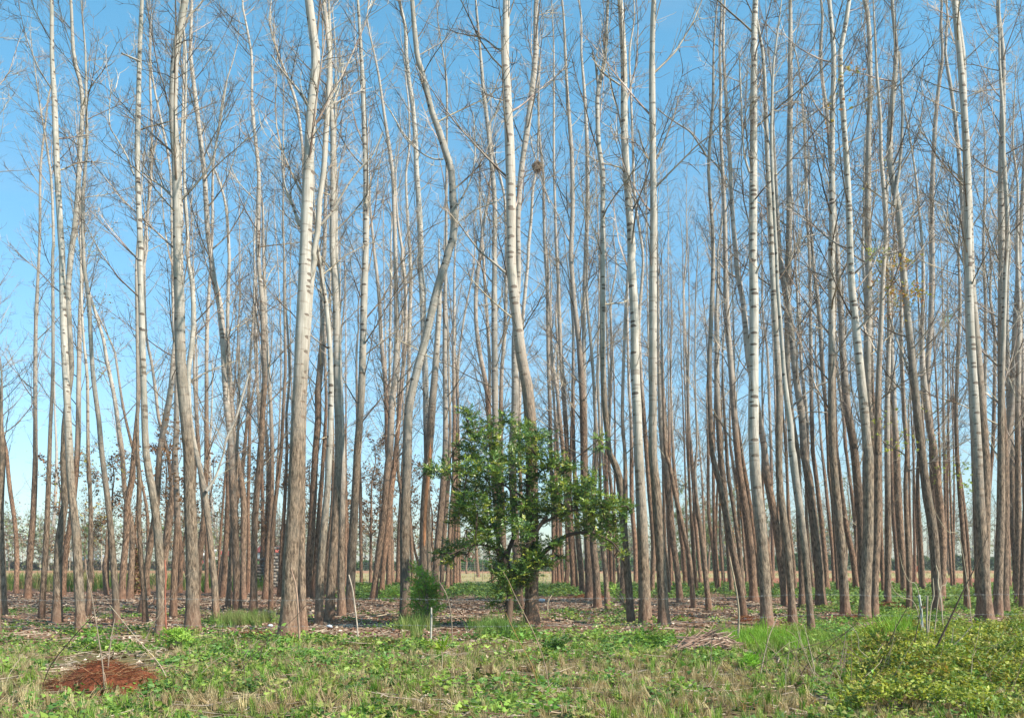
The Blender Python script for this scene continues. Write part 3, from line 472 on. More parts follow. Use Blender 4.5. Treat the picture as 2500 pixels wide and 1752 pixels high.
LIMBS = '''
A13 A|1 935,1120,30 870,1050,18 800,990,14 740,950,12 640,870,8
A13 A|1 955,1110,26 1020,1050,18 1090,970,16 1160,880,15 1210,770,14 1240,620,13 1270,450,11 1310,200,8
A17 A|3 1155,300,30 1220,200,18 1262,80,15 1288,0,14;2 1300,1450,18 1370,1300,17 1430,1100,16 1475,950,12
A33 A|1 1850,1300,26 1800,1150,20 1760,1050,18 1740,1000,14 1722,850,10 1715,700,8
A33 A|1 1910,400,24 1850,300,18 1760,190,14 1690,100,10 1640,20,8
A34 A|1 1945,1360,20 2080,1210,18 2200,1010,16 2296,880,14 2400,760,11 2470,600,8
A35 A|1 1975,530,14 2100,420,13 2220,290,11 2330,150,9
A21 A|1 1145,900,16 1110,650,14 1130,560,10 1090,480,8
A16 A|1 745,820,12 790,640,9 830,560,7 940,520,6
A11 A|1 612,920,14 560,780,12 480,640,10 435,560,9 430,400,8 450,200,6
A11 A|1 655,70,18 600,45,14 520,10,11
B6 B|1 735,1145,18 790,1050,13 840,930,12 865,780,11 862,600,10 850,450,7
B6 B|1 630,800,12 560,800,11 490,770,10 420,720,9 340,640,8 280,540,7
B6 B|1 735,1280,10 850,1190,12 940,1150,11 1040,1110,9 1090,1060,7
B19 B|1 965,550,18 1010,470,13 1050,370,11 1075,280,9
B7 B|1 420,710,16 330,610,12 260,490,11 190,380,9 120,300,7
B22 B|2 1090,200,20 1010,130,17 900,40,15;1 870,1450,13 800,1360,11 740,1270,8
B40 B|1 1950,250,14 1850,180,13 1790,120,11 1740,30,9
B37 B|1 1785,260,20 1775,170,18 1765,80,15 1740,0,12
B42 B|1 2220,800,18 2260,720,15 2300,620,13 2350,480,11 2390,330,9
B42 B|1 2190,830,16 2140,760,13 2110,680,11 2085,580,8
C17 C|1 620,900,18 590,800,16 570,650,14 560,400,13 550,150,11 545,0,9
C17 C|2 670,210,20 690,160,14 712,110,8
C15 C|2 540,250,16 440,180,13 370,90,11 320,10,8
C45 C|2 1835,1020,20 1780,850,14 1720,700,12 1670,530,10
C45 C|1 1700,1150,30 1720,1000,26 1740,880,24 1760,650,21 1762,350,18 1745,100,14 1740,0,12
C25 C|2 930,1210,18 1000,1140,14 1120,1050,12 1240,1000,11 1330,920,9 1400,830,7
C25 C|2 935,1340,14 980,1270,12 1080,1240,10 1200,1245,9 1300,1230,7
C34 C|2 1435,620,18 1500,550,14 1560,490,10
C32 C|1 1245,760,14 1330,690,13 1440,640,11 1560,570,10 1680,460,8
C11 C|1 300,780,16 250,700,14 180,600,12 90,540,10 0,480,9 -60,430,7
B24 B|1 1420,1130,14 1380,1000,13 1340,860,12 1300,740,11 1275,620,9
C15 C|1 455,960,12 400,880,12 330,800,11 240,740,8
'''
# ------------------------------------------------------------------ ground
def ground_material():
    M = N("ground_soil", .95)
    M.b.inputs["Specular IOR Level"].default_value = .05
    tc = M.n("TexCoord"); P = tc.outputs["Object"]
    sp = M.n("SeparateXYZ"); M.put(sp.inputs[0], P); X, Y = sp.outputs[0], sp.outputs[1]
    n1 = M.noise(P, .35, 4); n2 = M.noise(P, 3.0, 5, .65); n3 = M.noise(P, 22.0, 4, .65); n4 = M.noise(P, .06, 3)
    soil = M.mix(M.ramp(n3, .3, .7), (.12, .062, .04), (.30, .17, .115))
    soil = M.mix(M.ramp(n2, .45, .7), soil, (.19, .125, .09))
    near = M.mix(M.ramp(n2, .4, .6), (.15, .12, .06), (.10, .10, .035))
    near = M.mix(M.ramp(n3, .5, .75), near, (.28, .22, .13))
    Yw = M.math('ADD', Y, M.math('MULTIPLY', M.math('SUBTRACT', n1, .5), 3.0))
    c = M.mix(M.ramp(Yw, 17.0, 20.5), near, soil)
    # straw field beyond the plantation
    field = M.mix(M.ramp(M.noise(M.scale(P, (.05, .25, 1)), 1.0, 4), .38, .6), (.38, .27, .135), (.25, .255, .10))
    field = M.mix(M.ramp(n2, .3, .8), field, (.40, .30, .17))
    Yf = M.math('ADD', Y, M.math('MULTIPLY', M.math('SUBTRACT', n1, .5), 8.0))
    c = M.mix(M.ramp(Yf, 64, 70), c, field)
    # ploughed red strip, on the side where x > 15
    red = M.mix(M.ramp(M.noise(P, 1.5, 4), .35, .65), (.20, .07, .04), (.42, .19, .12))
    rm = M.math('MULTIPLY', M.math('MULTIPLY', M.ramp(Yf, 64, 67), M.ramp(Yf, 96, 88)), M.ramp(X, 12, 20))
    c = M.mix(rm, c, red)
    # red edge at the far end of the field
    c = M.mix(M.math('MULTIPLY', M.ramp(Yf, 128, 136), .85), c, (.36, .17, .10))
    c = M.mix(M.ramp(Y, 160, 190), c, (.13, .15, .07))
    M.put(M.b.inputs["Base Color"], c)
    M.bump(M.math('ADD', M.math('MULTIPLY', n3, .5), n2), .05, .9)
    return M.m

def gh(x, y):
    """height of the ground"""
    x, y = np.asarray(x, float), np.asarray(y, float)
    k = np.clip((y - 5) / 3, 0, 1) * np.clip((75 - y) / 10, 0, 1)
    return ((vnoise(x * .9, y * .9, 1) - .5) * .09 + (vnoise(x * 3.1, y * 3.1, 2) - .5) * .04) * k
def _axis(lo, hi, step, far):
    mid = np.arange(lo, hi + step, step); out = [hi + step]
    while out[-1] < far: out.append(out[-1] * 1.12 + step)
    return mid, np.array(out)
mx, fx = _axis(-30, 30, .3, 3500)
xs = np.concatenate([-fx[::-1], mx, fx]); my, fy = _axis(5, 60, .3, 4500)
ys = np.concatenate([[-400, -150, -50, -15, 0, 3], my, fy])
XX, YY = np.meshgrid(xs, ys); nx, ny = len(xs), len(ys)
GV = np.stack([XX, YY, gh(XX, YY)], -1).reshape(-1, 3)
i = (np.arange(ny - 1)[:, None] * nx + np.arange(nx - 1)[None, :])
GQ = np.stack([i, i + 1, i + nx + 1, i + nx], -1).reshape(-1, 4)
tag(mk("ground", GV, GQ, ground_material()), kind="structure")
# ------------------------------------------------------------------ branch prototypes
def tint_of(r, lo=.38, hi=1.4):
    k = r.uniform(lo, hi); return np.array([k, k * r.uniform(.9, 1.0), k * r.uniform(.8, 1.0)])
def branch_proto(seed, nsec=11, nter=3, tsides=3, curl=1.0):
    """one ascending branch of length 1 with its twigs, leaving the origin along +X"""
    r = np.random.default_rng(seed); B = Bag()
    def stroll(p, el, az, L, n, up, wander):
        P = [np.array(p, float)]
        for k in range(n):
            el += up / n + r.normal(0, wander); az += r.normal(0, wander * 1.2)
            P.append(P[-1] + np.array([cos(el) * cos(az), cos(el) * sin(az), sin(el)]) * L / n)
        return np.array(P), el, az
    P, _, _ = stroll((0, 0, 0), radians(r.uniform(30, 62)), 0, 1.0, 8, radians(r.uniform(5, 30)), .07)
    R = np.linspace(.0075, .0016, len(P))
    V, Q, U = tube(P, R, 4); B.add(V, Q, U, tint_of(r, .5, 1.25))
    for k in range(nsec):
        t = r.uniform(.12, .97); q = t * 8; i0 = int(q); p = P[i0] + (P[min(8, i0 + 1)] - P[i0]) * (q - i0)
        L = r.uniform(.16, .42) * (1.1 - .6 * t)
        az = r.choice([-1, 1]) * r.uniform(.4, 1.3); el = radians(r.uniform(0, 50))
        S2, _, _ = stroll(p, el, az, L, 4, radians(r.uniform(-10, 55)) * curl, .16)
        V, Q, U = tube(S2, np.linspace(.0027, .0012, 5), tsides); tt = tint_of(r); B.add(V, Q, U, tt)
        for j in range(nter):
            a0 = r.integers(1, 5); L3 = r.uniform(.05, .16)
            S3, _, _ = stroll(S2[a0], radians(r.uniform(-20, 70)), az + r.choice([-1, 1]) * r.uniform(.3, 1.2), L3, 2, .5, .2)
            V, Q, U = tube(S3, np.array([.0018, .0014, .001]), 3); B.add(V, Q, U, tt)
    return np.concatenate(B.V), np.concatenate(B.Q), np.concatenate(B.C)
NEARP = [branch_proto(100 + k, 14, 3) for k in range(14)]
FARP = [branch_proto(200 + k, 10, 2) for k in range(14)]
LOWP = [branch_proto(300 + k, 4, 1, 3, .3) for k in range(8)]

def put_branches(B, protos, P, R, hb, htop, spacing, r, lmul=34, lmin=.9, lmax=3.4, below=None):
    """place branch prototypes on the stem P,R between heights hb and htop"""
    z = hb
    Z = P[:, 2]
    while z < htop:
        z += spacing * r.uniform(.5, 1.6)
        if z > Z[-1] - .1: break
        p = np.array([np.interp(z, Z, P[:, 0]), np.interp(z, Z, P[:, 1]), z]); rr = np.interp(z, Z, R)
        L = float(np.clip(rr * lmul * r.uniform(.6, 1.15), lmin, lmax))
        PV, PQ, PC = protos[r.integers(len(protos))]
        az = r.uniform(0, 2 * pi); c, s = cos(az), sin(az); ti = r.uniform(-.35, .25)
        X = PV[:, 0] * cos(ti) - PV[:, 2] * sin(ti); Zz = PV[:, 0] * sin(ti) + PV[:, 2] * cos(ti)
        th = L ** .25  # thin twigs stay twig-sized on short branches
        V = np.stack([X * c - PV[:, 1] * s, X * s + PV[:, 1] * c, Zz], -1) * L + p
        B.add(V, PQ, None, PC)

OFF = {'A': 127.0, 'B': 877.0, 'C': 1627.0}; ROW = {'1': 127.0, '2': 600.0, '3': 1100.0}; K = 3.0613
def parse(txt, col):
    pts = []
    for seg in txt.strip().split(';'):
        row, rest = seg.strip().split(' ', 1)
        for t in rest.split():
            x, y, w = map(float, t.split(','))
            pts.append((OFF[col] + x / K, ROW[row] + y / K, w / K))
    return pts

def order(pts):
    pts = sorted(pts, key=lambda p: -p[1]); out = [pts[0]]
    for p in pts[1:]:
        if out[-1][1] - p[1] > 14: out.append(p)
    return out

TREES = {}
def load_trees():
    for ln in TRUNKS.strip().splitlines():
        head, body = ln.split('|'); a_ = head.split(); TREES[a_[0]] = dict(id=a_[0], pts=order(parse(body, a_[1])), limbs=[])
    for ln in LIMBS.strip().splitlines():
        head, body = ln.split('|'); a_ = head.split(); TREES[a_[0]]['limbs'].append(parse(body, a_[1]))
    # neighbours just outside the photographed strip continue the rows
    r = np.random.default_rng(5)
    src_r = [t for t in TREES.values() if 1990 < t['pts'][0][0] < 2290 and t['id'] not in ('C45', 'C52', 'C53')]
    src_l = [t for t in TREES.values() if 390 < t['pts'][0][0] < 600 and t['id'] not in ('A13', 'A17')]
    for src, dx, nm in ((src_r, 300, 'R'), (src_l, -400, 'L')):
        for k, t in enumerate(src):
            x0 = t['pts'][0][0] + dx + r.uniform(-25, 25)
            if nm == 'R' and not (2385 < x0 < 2620): continue
            if nm == 'L' and not (-60 < x0 < 118): continue
            dy = r.uniform(-6, 8); fl = r.choice([-1, 1]) if k % 2 else 1
            b0 = t['pts'][0][0]
            pts = [(x0 + (p[0] - b0) * fl * .8, p[1] + (dy if i_ == 0 else 0), p[2]) for i_, p in enumerate(t['pts'])]
            TREES[nm + str(k)] = dict(id=nm + str(k), pts=pts, limbs=[])
load_trees()
def filler():
    # slim rear-row poplars glimpsed between the traced ones
    r = np.random.default_rng(31)
    spans = [(430, 1000)] * 14 + [(1440, 1650)] * 6 + [(1650, 2360)] * 24
    for k, (a_, b_) in enumerate(spans):
        x = r.uniform(a_, b_); yb = r.uniform(1424, 1447); d = dist_of(yb); w = r.uniform(.13, .2) * F / d
        ln = r.normal(-25 if x > 1250 else 12, 16); pts = []; wv = r.uniform(-12, 12); ph = r.uniform(0, 6)
        top = r.uniform(420, 800)
        for q in np.linspace(0, 1, 8):
            pts.append((x + ln * q ** .8 + wv * (sin(ph + q * 5) - sin(ph)), yb + (top - yb) * q, w * (1 - .72 * q)))
        TREES['F%d' % k] = dict(id='F%d' % k, pts=pts, limbs=[])
filler()

def lines3(pts, d, wob, r, wmin=.012):
    """photo outline -> 3D centre line at the tree's own distance, leaning a little in depth"""
    out = []
    z0 = wz(pts[0][1], d)
    for (px, py, w) in pts:
        z = wz(py, d)
        yy = d + wob[0] * sin((z - z0) * wob[1] + wob[2]) - wob[0] * sin(wob[2])
        zz = CH - (py - HY) * yy / F
        out.append((wx(px, yy), yy, zz, max(w * yy / F * .5, wmin)))
    return np.array(out)

LM = {}   # landmark texts, filled below
def build_tree(t):
    r = np.random.default_rng(abs(hash_(t['id'])))
    pts = t['pts']; d = dist_of(pts[0][1]); t['d'] = d
    wob = (r.uniform(.05, .35), r.uniform(.15, .4), r.uniform(0, 6))
    L = lines3(pts, d, wob, r)
    base = np.array([L[0, 0], L[0, 1], float(gh(L[0, 0], L[0, 1])) - .05])
    L[0, 2] = base[2]
    wb = L[min(2, len(L) - 1), 3] * 2
    # carry the stem on above the last traced point until it has tapered away
    top = L[-1].copy(); dirv = L[-1, :3] - L[-2, :3]; dirv /= np.linalg.norm(dirv); dirv = dirv * .5 + np.array([0, 0, .6]); dirv /= np.linalg.norm(dirv)
    rt = top[3]; ext = min(9.0, max(1.2, rt * 110)) if t['id'] not in ('A50', 'A15', 'B8') else 0
    n = max(2, int(ext / 1.3)) if ext else 0
    for k in range(n):
        q = (k + 1) / n
        p = L[-1, :3] + (dirv + r.normal(0, .08, 3) * np.array([1, 1, .1])) * ext / n
        L = np.vstack([L, [*p, max(.006, rt * (1 - q) ** .8)]])
    Pz = L[:, 2]
    seg = [max(2, int((Pz[i_ + 1] - Pz[i_]) / .55)) for i_ in range(len(L) - 1)]
    C = catmull(L, seg)
    C[:, 3] = np.maximum(C[:, 3], .005)
    hh = C[:, 2] - base[2]
    C[:, 3] *= 1 + .30 * np.exp(-hh / .14) + .06 * np.exp(-hh / .6)
    near = d < 26
    # swellings at old branch collars
    C[:, 3] *= 1 + np.clip(r.normal(0, .026, len(C)), -.05, .07)
    root = empty("poplar_tree", tuple(base))
    V, Q, U = tube(C[:, :3] - base, C[:, 3], 18 if near else (12 if d < 40 else 8), .012 if near else .01, r.integers(9999))
    tr = mk("trunk", V, Q, BARK, root, U)
    far = np.clip((d - 17) / 35, 0, 1)
    bh = 3.0 + 7.5 * far + r.uniform(-1.6, 2.2); tone = float(np.clip(.18 + .75 * far + r.normal(0, .15), 0, 1))
    if t['id'] in ('A21', 'A27', 'B22', 'A14', 'A10', 'A18'): tone = max(tone, .55)
    if t['id'] in ('A11', 'A13', 'C17', 'C24', 'C45', 'B40', 'C34', 'A2', 'B6', 'B7', 'C21', 'C30', 'A42', 'B37', 'A1'): tone = min(tone, .12)
    if t['id'] in ('A33', 'B22'): bh += 1.5
    if t['id'] in ('C24',): bh = 2.6
    tr['bark_h'] = float(bh); tr['tone'] = tone
    # crown: ascending branches
    B = Bag(); P = C[:, :3] - base; R = C[:, 3]
    H = P[-1, 2]
    hb = (7.5 if near else 5.2) + r.uniform(-1.0, 2.5)
    vis_top = wz(-60, d) - base[2]
    protos = NEARP if d < 34 else FARP
    if t['id'] not in ('A50', 'A15', 'B8'):
        put_branches(B, LOWP if near else FARP, P, R, max(2.6, hb - 4), min(hb, H), 1.2 if near else .75, r, 14, .3, 1.0 if near else 1.7)
        put_branches(B, protos, P, R, hb, min(H, vis_top), SPACING * (1.3 if d < 26 else (1.05 if d < 34 else 1.15)), r, 40, 1.1, 3.6)
        if H > vis_top: put_branches(B, LOWP, P, R, vis_top, H, 2.6, r, 40, 1.1, 3.0)
        # twiggy top
        if H < vis_top + 2: put_branches(B, protos, P, R, max(hb, H - 5), H, .35, r, 60, 1.0, 2.4)
    for lb in t['limbs']:
        LL = lines3([(p[0], p[1], p[2]) for p in lb], d, wob, r)
        s = np.linspace(0, 1, len(LL)); out = r.choice([-1, 1]) * r.uniform(.1, .5)
        k2 = 1 + out * s ** 1.5 / d
        cc = np.array([0, 0, CH]); LL[:, :3] = cc + (LL[:, :3] - cc) * k2[:, None]
        CL = catmull(LL, 3)
        V, Q, U = tube(CL[:, :3] - base, CL[:, 3], 7, .02, 3)
        lo = mk("limb", V, Q, BARK, root, U + np.array([0, 8.0])); lo['bark_h'] = 0.0; lo['tone'] = tone * .6 + .2
        for k in range(2, len(CL) - 1):
            if r.random() < .75:
                PV, PQ, PC = protos[r.integers(len(protos))]; az = r.uniform(0, 2 * pi); c_, s_ = cos(az), sin(az); Ls = r.uniform(.6, 1.5)
                B.add(np.stack([PV[:, 0] * c_ - PV[:, 1] * s_, PV[:, 0] * s_ + PV[:, 1] * c_, PV[:, 2]], -1) * Ls + CL[k, :3] - base, PQ, None, PC)
    if B.V: mk("crown", np.concatenate(B.V), np.concatenate(B.Q), TWIG, root, None, np.concatenate(B.C), smooth=False)
    t['root'] = root; t['P'] = P; t['base'] = base; t['H'] = H; t['w'] = wb; t['x'] = pts[0][0]
    return root
def hash_(s):
    v = 7
    for ch in s: v = (v * 131 + ord(ch)) % 1000003
    return v
SPACING = .58
for t in TREES.values(): build_tree(t)
# ------------------------------------------------------------------ labels of the poplars
# id: (short name used to point from, full label)
LM.update({
 'A2': ("the pale poplar bowed near the left edge", "tall pale grey poplar bowed like a sickle, rooted nearest the left edge of the photo"),
 'A11': ("the white poplar beside the red stick", "slender white-barked poplar with the split red-brown stick standing beside its foot"),
 'A13': ("the pale poplar with the V branch", "thick pale poplar with a V of two branches high up, left of the thickest"),
 'A17': ("the poplar forked low down", "leaning poplar that forks low down and throws a thin limb up to the right"),
 'A21': ("the warm brown poplar leaning leftward", "tall warm brown poplar whose upper stem leans leftward, beside the low grass tuft"),
 'A27': ("the brown poplar behind the grass tuft", "brown slightly wavy poplar standing behind the grass tuft, left of the thickest trunk"),
 'A33': ("the thickest furrowed poplar", "thickest poplar of all, deeply furrowed foot with a pale bare stake leaning against it"),
 'A34': ("the grey poplar touching the thickest one", "grey poplar standing just right of the thickest trunk and crossing behind it higher up"),
 'A39': ("the grey poplar between thickest and elbow-bent", "straight grey-brown poplar with a wide dark foot, left of the pale upright with a stake"),
 'A42': ("the pale poplar behind the second stake", "pale poplar curving rightward above a furrowed foot, behind the second tall bare stake"),
 'B1': ("the brown poplar leaning above green cover", "brown poplar leaning strongly rightward, its foot in the green cover left of the elbow-bent poplar"),
 'B6': ("the elbow-bent poplar", "pale poplar bent like an elbow, swinging right then sharply back left high above the sapling"),
 'B7': ("the straight pale poplar crossed by the elbow", "straight pale poplar whose stem is crossed by the elbow-bent poplar in front of it"),
 'B8': ("the bark-stripped orange poplar", "broken-topped poplar with orange bare wood where bark is stripped, behind the sapling"),
 'B19': ("the poplar rising left of the bush top", "upright grey poplar rising behind the leafy bush, nearest left of the big bowed trunk"),
 'B21': ("the poplar crossing behind the bowed trunk", "brown poplar behind the leafy bush that crosses behind the big bowed trunk and leans right"),
 'B22': ("the big bowed poplar behind the bush", "big bowed white poplar behind the leafy bush with large dark eye marks and furrowed foot"),
 'B32': ("the dark straight poplar right of the bush", "dark straight poplar on red soil mound, right of the leafy bush's lowest branch"),
 'B37': ("the kinked pale poplar", "pale poplar kinked sideways at mid height, just left of the thick pale pair"),
 'B40': ("the left one of the thick pale pair", "thick pale poplar, left one of the upright pair right of the leafy bush"),
 'B42': ("the right one of the thick pale pair", "thick pale poplar, right one of the upright pair right of the leafy bush"),
 'C5': ("the long thin poplar bending off left", "long thin poplar bending leftward in a wide curve over leaf litter"),
 'C11': ("the pale leaning poplar by the white stake", "pale leaning poplar behind the tall white stake, foot on a small red soil mound"),
 'C15': ("the dark red-footed poplar", "straight poplar with dark reddish furrowed foot, left of the thick grey straight one"),
 'C17': ("the thick straight grey poplar", "thick straight grey poplar with big eye marks, right of the brushwood heap"),
 'C21': ("the ringed poplar beside the thick grey one", "ringed pale poplar with split two-tone foot, between thick grey one and smooth thin one"),
 'C24': ("the smooth poplar rooted in bright grass", "smooth pale poplar curving out of the bright green grass, nearest foot of this side"),
 'C25': ("the bumpy poplar right of the smooth one", "stout poplar with bumpy bark leaning left, just right of the smooth one in bright grass"),
 'C30': ("the even straight poplar over red soil", "even straight poplar with many eye marks, foot over a patch of red soil"),
 'C34': ("the pale poplar with a brown twin", "thick pale poplar at the edge of the yellow thicket, its brown twin touching it"),
 'C35': ("the brown twin of the pale poplar", "brown poplar touching the right side of the thick pale one at the yellow thicket"),
 'C37': ("the upright poplar above the red mound", "upright brown poplar standing on a red leafy mound behind the yellow thicket"),
 'C45': ("the poplar with white vine at its foot", "pale leaning poplar with a white dead vine climbing its foot in the yellow thicket"),
 'C50': ("the slim dark poplar at the right edge", "slim dark poplar standing last but one toward the right edge of the photo"),
})
ORD = ["nearest", "second", "third", "fourth", "fifth", "sixth", "seventh", "eighth", "ninth", "tenth", "eleventh", "twelfth", "thirteenth", "fourteenth"]
def label_trees():
    lm = [t for t in TREES.values() if t['id'] in LM]
    rest = [t for t in TREES.values() if t['id'] not in LM]
    for t in lm:
        tag(t['root'], LM[t['id']][1], "tree", "poplars of the plantation")
    buckets = {}
    for t in rest:
        n = min(lm, key=lambda q: abs(q['x'] - t['x']))
        side = "right" if t['x'] > n['x'] else "left"
        buckets.setdefault((n['id'], side), []).append(t)
    for (nid, side), ts in buckets.items():
        ts.sort(key=lambda t: abs(t['x'] - TREES[nid]['x']))
        for k, t in enumerate(ts):
            w = t['w']; size = "thin" if w < .2 else ("slim" if w < .27 else "stout")
            tone = "brown" if t['d'] > 34 else "grey-brown"
            tag(t['root'], f"{size} {tone} poplar, {ORD[min(k, 13)]} foot {side} of {LM[nid][0]}", "tree", "poplars of the plantation")
label_trees()
# bare orange wood on the bark-stripped poplar
_t = TREES['B8']; _P = _t['P']; _m = (_P[:, 2] > 1.3) & (_P[:, 2] < 6.5); _Q = _P[_m].copy()
_n = len(_Q); _R = .62 * _t['w'] / 2 * np.sin(np.linspace(.25, pi - .25, _n)) ** .5 * .9; _Q[:, 1] -= _t['w'] * .5 * .52; _Q[:, 0] += _t['w'] * .12
_V, _F, _U = tube(_Q, _R, 10, .08, 5)
mk("bare_wood", _V, _F, plain("stripped_wood", (.42, .20, .10), var=.4, scale=14, stretch=(3, 3, .5)), _t['root'], _U)

# ------------------------------------------------------------------ leaves and plant prototypes
def leaf(p, az, el, L, Wd, roll=0.0, fold=.25):
    """folded lanceolate leaf: 5 vertices, 2 quads"""
    u = np.array([cos(el) * cos(az), cos(el) * sin(az), sin(el)])
    s = np.array([-sin(az), cos(az), 0]); n = np.cross(u, s)
    s2 = s * cos(roll) + n * sin(roll); n2 = np.cross(u, s2)
    p = np.asarray(p, float)
    return np.array([p, p + u * L * .45 + s2 * Wd * .5 + n2 * Wd * -fold, p + u * L - n2 * L * -.1, p + u * L * .45 - s2 * Wd * .5 + n2 * Wd * -fold, p + u * L * .5]), np.array([[0, 1, 2, 4], [0, 4, 2, 3]])
def plant(seed, n, rad, h, L, Wd, flat=.5, narrow=False):
    r = np.random.default_rng(seed); V, Q, k = [], [], 0
    for _ in range(n):
        a_, q = r.uniform(0, 2 * pi), r.uniform(0, 1) ** .6
        p = (cos(a_) * rad * q, sin(a_) * rad * q, h * r.uniform(.15, 1) * (1.1 - q * .6))
        v, qq = leaf(p, r.uniform(0, 2 * pi), r.normal(.1, .5) * (1 - flat) + .05, L * r.uniform(.6, 1.3), Wd * r.uniform(.7, 1.2), r.normal(0, .5))
        V.append(v); Q.append(qq + k); k += 5
    return np.concatenate(V), np.concatenate(Q)
def tuft(seed, n, h, spread, wd=.006, bend=.5):
    r = np.random.default_rng(seed); V, Q, k = [], [], 0
    for _ in range(n):
        a_ = r.uniform(0, 2 * pi); b = np.array([cos(a_), sin(a_), 0]) * spread * r.uniform(0, 1); H = h * r.uniform(.5, 1.15)
        la = r.uniform(0, 2 * pi); ln = np.array([cos(la), sin(la), 0]) * H * bend * r.uniform(.2, 1); s = np.array([-sin(la), cos(la), 0]) * wd
        P = [b - s, b + s, b + ln * .3 + [0, 0, H * .6] + s * .8, b + ln * .3 + [0, 0, H * .6] - s * .8, b + ln + [0, 0, H] + s * .15, b + ln + [0, 0, H] - s * .15]
        V.append(np.array(P)); Q.append(np.array([[0, 1, 2, 3], [3, 2, 4, 5]]) + k); k += 6
    return np.concatenate(V), np.concatenate(Q)
WEED = [plant(k, 18, .16, .13, .062, .042) for k in range(8)]
WEEDB = [plant(20 + k, 16, .2, .24, .07, .05) for k in range(5)]
COVER = [plant(40 + k, 16, .3, .28, .13, .08) for k in range(6)]
TUFT = [tuft(k, 22, .24, .07) for k in range(6)]; TALLT = [tuft(30 + k, 30, .42, .12, .006, .55) for k in range(5)]
LITTER = []
for k in range(8):
    r_ = np.random.default_rng(60 + k); c_ = r_.normal(0, .012, 4)
    LITTER.append((np.array([[-.035, 0, c_[0] + .01], [0, -.028, c_[1] + .01], [.045, 0, c_[2] + .012], [0, .028, c_[3] + .01]]), np.array([[0, 1, 2, 3]])))

def field_pts(n, d0, d1, r, wide=.66, dens=None):
    """random ground points between distances d0..d1 inside the view (plus margin); dens(px,py,x,y)->0..1"""
    y = np.sqrt(r.uniform(d0 ** 2, d1 ** 2, n)); x = r.uniform(-1, 1, n) * (wide * y + 1.0)
    px = CX + x * F / y; py = HY + CH * F / y
    if dens is not None:
        m = r.uniform(0, 1, n) < dens(px, py, x, y); x, y, px, py = x[m], y[m], px[m], py[m]
    return x, y, px, py
def ss(v, a_, b_):
    t_ = np.clip((v - a_) / (b_ - a_), 0, 1); return t_ * t_ * (3 - 2 * t_)
def grow(name, protos, n, d0, d1, dens, cols, size, mat, label=None, kind="stuff", tilt=.15, cv=.18, seed=1, zoff=0.0, cat=None):
    r = np.random.default_rng(seed)
    x, y, px, py = field_pts(n, d0, d1, r, dens=dens)
    cols = np.asarray(cols, float); ci = np.clip((vnoise(x * 1.3, y * 1.3, seed) * .6 + r.uniform(0, .4, len(x))) * len(cols), 0, len(cols) - 1).astype(int)
    z = gh(x, y) + zoff
    V, Q, C = scatter(protos, np.stack([x, y, z], -1), r.uniform(0, 2 * pi, len(x)), r.uniform(size[0], size[1], len(x)), np.abs(r.normal(0, tilt, len(x))), None, cols[ci], cv, r)
    o = mk(name, V, Q, mat, None, None, C, smooth=False)
    tag(o, label, cat, None, kind)
    return o

# density maps -------------------------------------------------------------
def patch(x, y, s, seed, lo=.35, hi=.6): return ss(vnoise(x * s, y * s, seed), lo, hi)
def right_thicket(px, py): return ss(px, 1960, 2110) * ss(py, 1495, 1515)
def bright_grass(px, py): return ss(px, 1640, 1760) * (1 - ss(px, 2090, 2150)) * ss(py, 1535, 1552) * (1 - ss(py, 1598, 1612))
def mound(px, py): return ((px - 255) / 150) ** 2 + ((py - 1628) / 36) ** 2 < 1
def pile(px, py): return ((px - 1735) / 62) ** 2 + ((py - 1580) / 22) ** 2 < 1
def d_weed(px, py, x, y):
    edge = 1553 + 22 * (vnoise(x * .5, y * .5, 3) - .5) * 2 - 25 * ss(px, 1750, 2000)
    k = ss(py, edge - 10, edge + 14) * (.06 + .94 * patch(x, y, 1.0, 4, .36, .58)) * (.35 + .65 * patch(x, y, 3.3, 44, .35, .6)) * (.45 + .55 * patch(x, y, .33, 47, .35, .6))
    k = k * (1 - .25 * ss(py, 1600, 1660)) * (1 - .85 * right_thicket(px, py)) * (1 - .55 * bright_grass(px, py))
    k = np.maximum(k, .10 * ss(py, 1480, 1500) * patch(x, y, .7, 9, .5, .65) + .35 * ss(px, 1850, 2050) * ss(py, 1455, 1480) * patch(x, y, .8, 5, .35, .6))
    return np.where(mound(px, py) | pile(px, py), 0, k)
WG = [(.13, .25, .035), (.19, .31, .05), (.10, .20, .04), (.24, .34, .06), (.08, .16, .03), (.27, .29, .08), (.20, .16, .08)]
grow("weeds", WEED, 46000, 8.2, 34, d_weed, WG, (.8, 1.5), LEAF, "low bright green broadleaved weeds along the front edge of the plantation", seed=11)
grow("tall_weeds", WEEDB, 2600, 9, 24, lambda px, py, x, y: d_weed(px, py, x, y) * patch(x, y, .9, 21, .55, .7) * 1.0, [(.10, .22, .03), (.15, .30, .05), (.19, .34, .06)], (.8, 1.5), LEAF, "taller green broadleaved weeds standing in clumps among the low weeds", seed=12)
def d_grass(px, py, x, y):
    k = .95 * bright_grass(px, py) + .16 * ss(py, 1545, 1600) * patch(x, y, .8, 31) + .26 * ss(py, 1600, 1640) * patch(x, y, .6, 33)
    return np.where(mound(px, py) | pile(px, py), 0, np.clip(k, 0, 1))
grow("grass", TUFT, 16000, 7.5, 23, d_grass, [(.12, .24, .03), (.18, .30, .045), (.23, .31, .07), (.30, .29, .12)], (.35, .9), GRASS, "short green and straw grass at the front edge and below the poplars", seed=13)
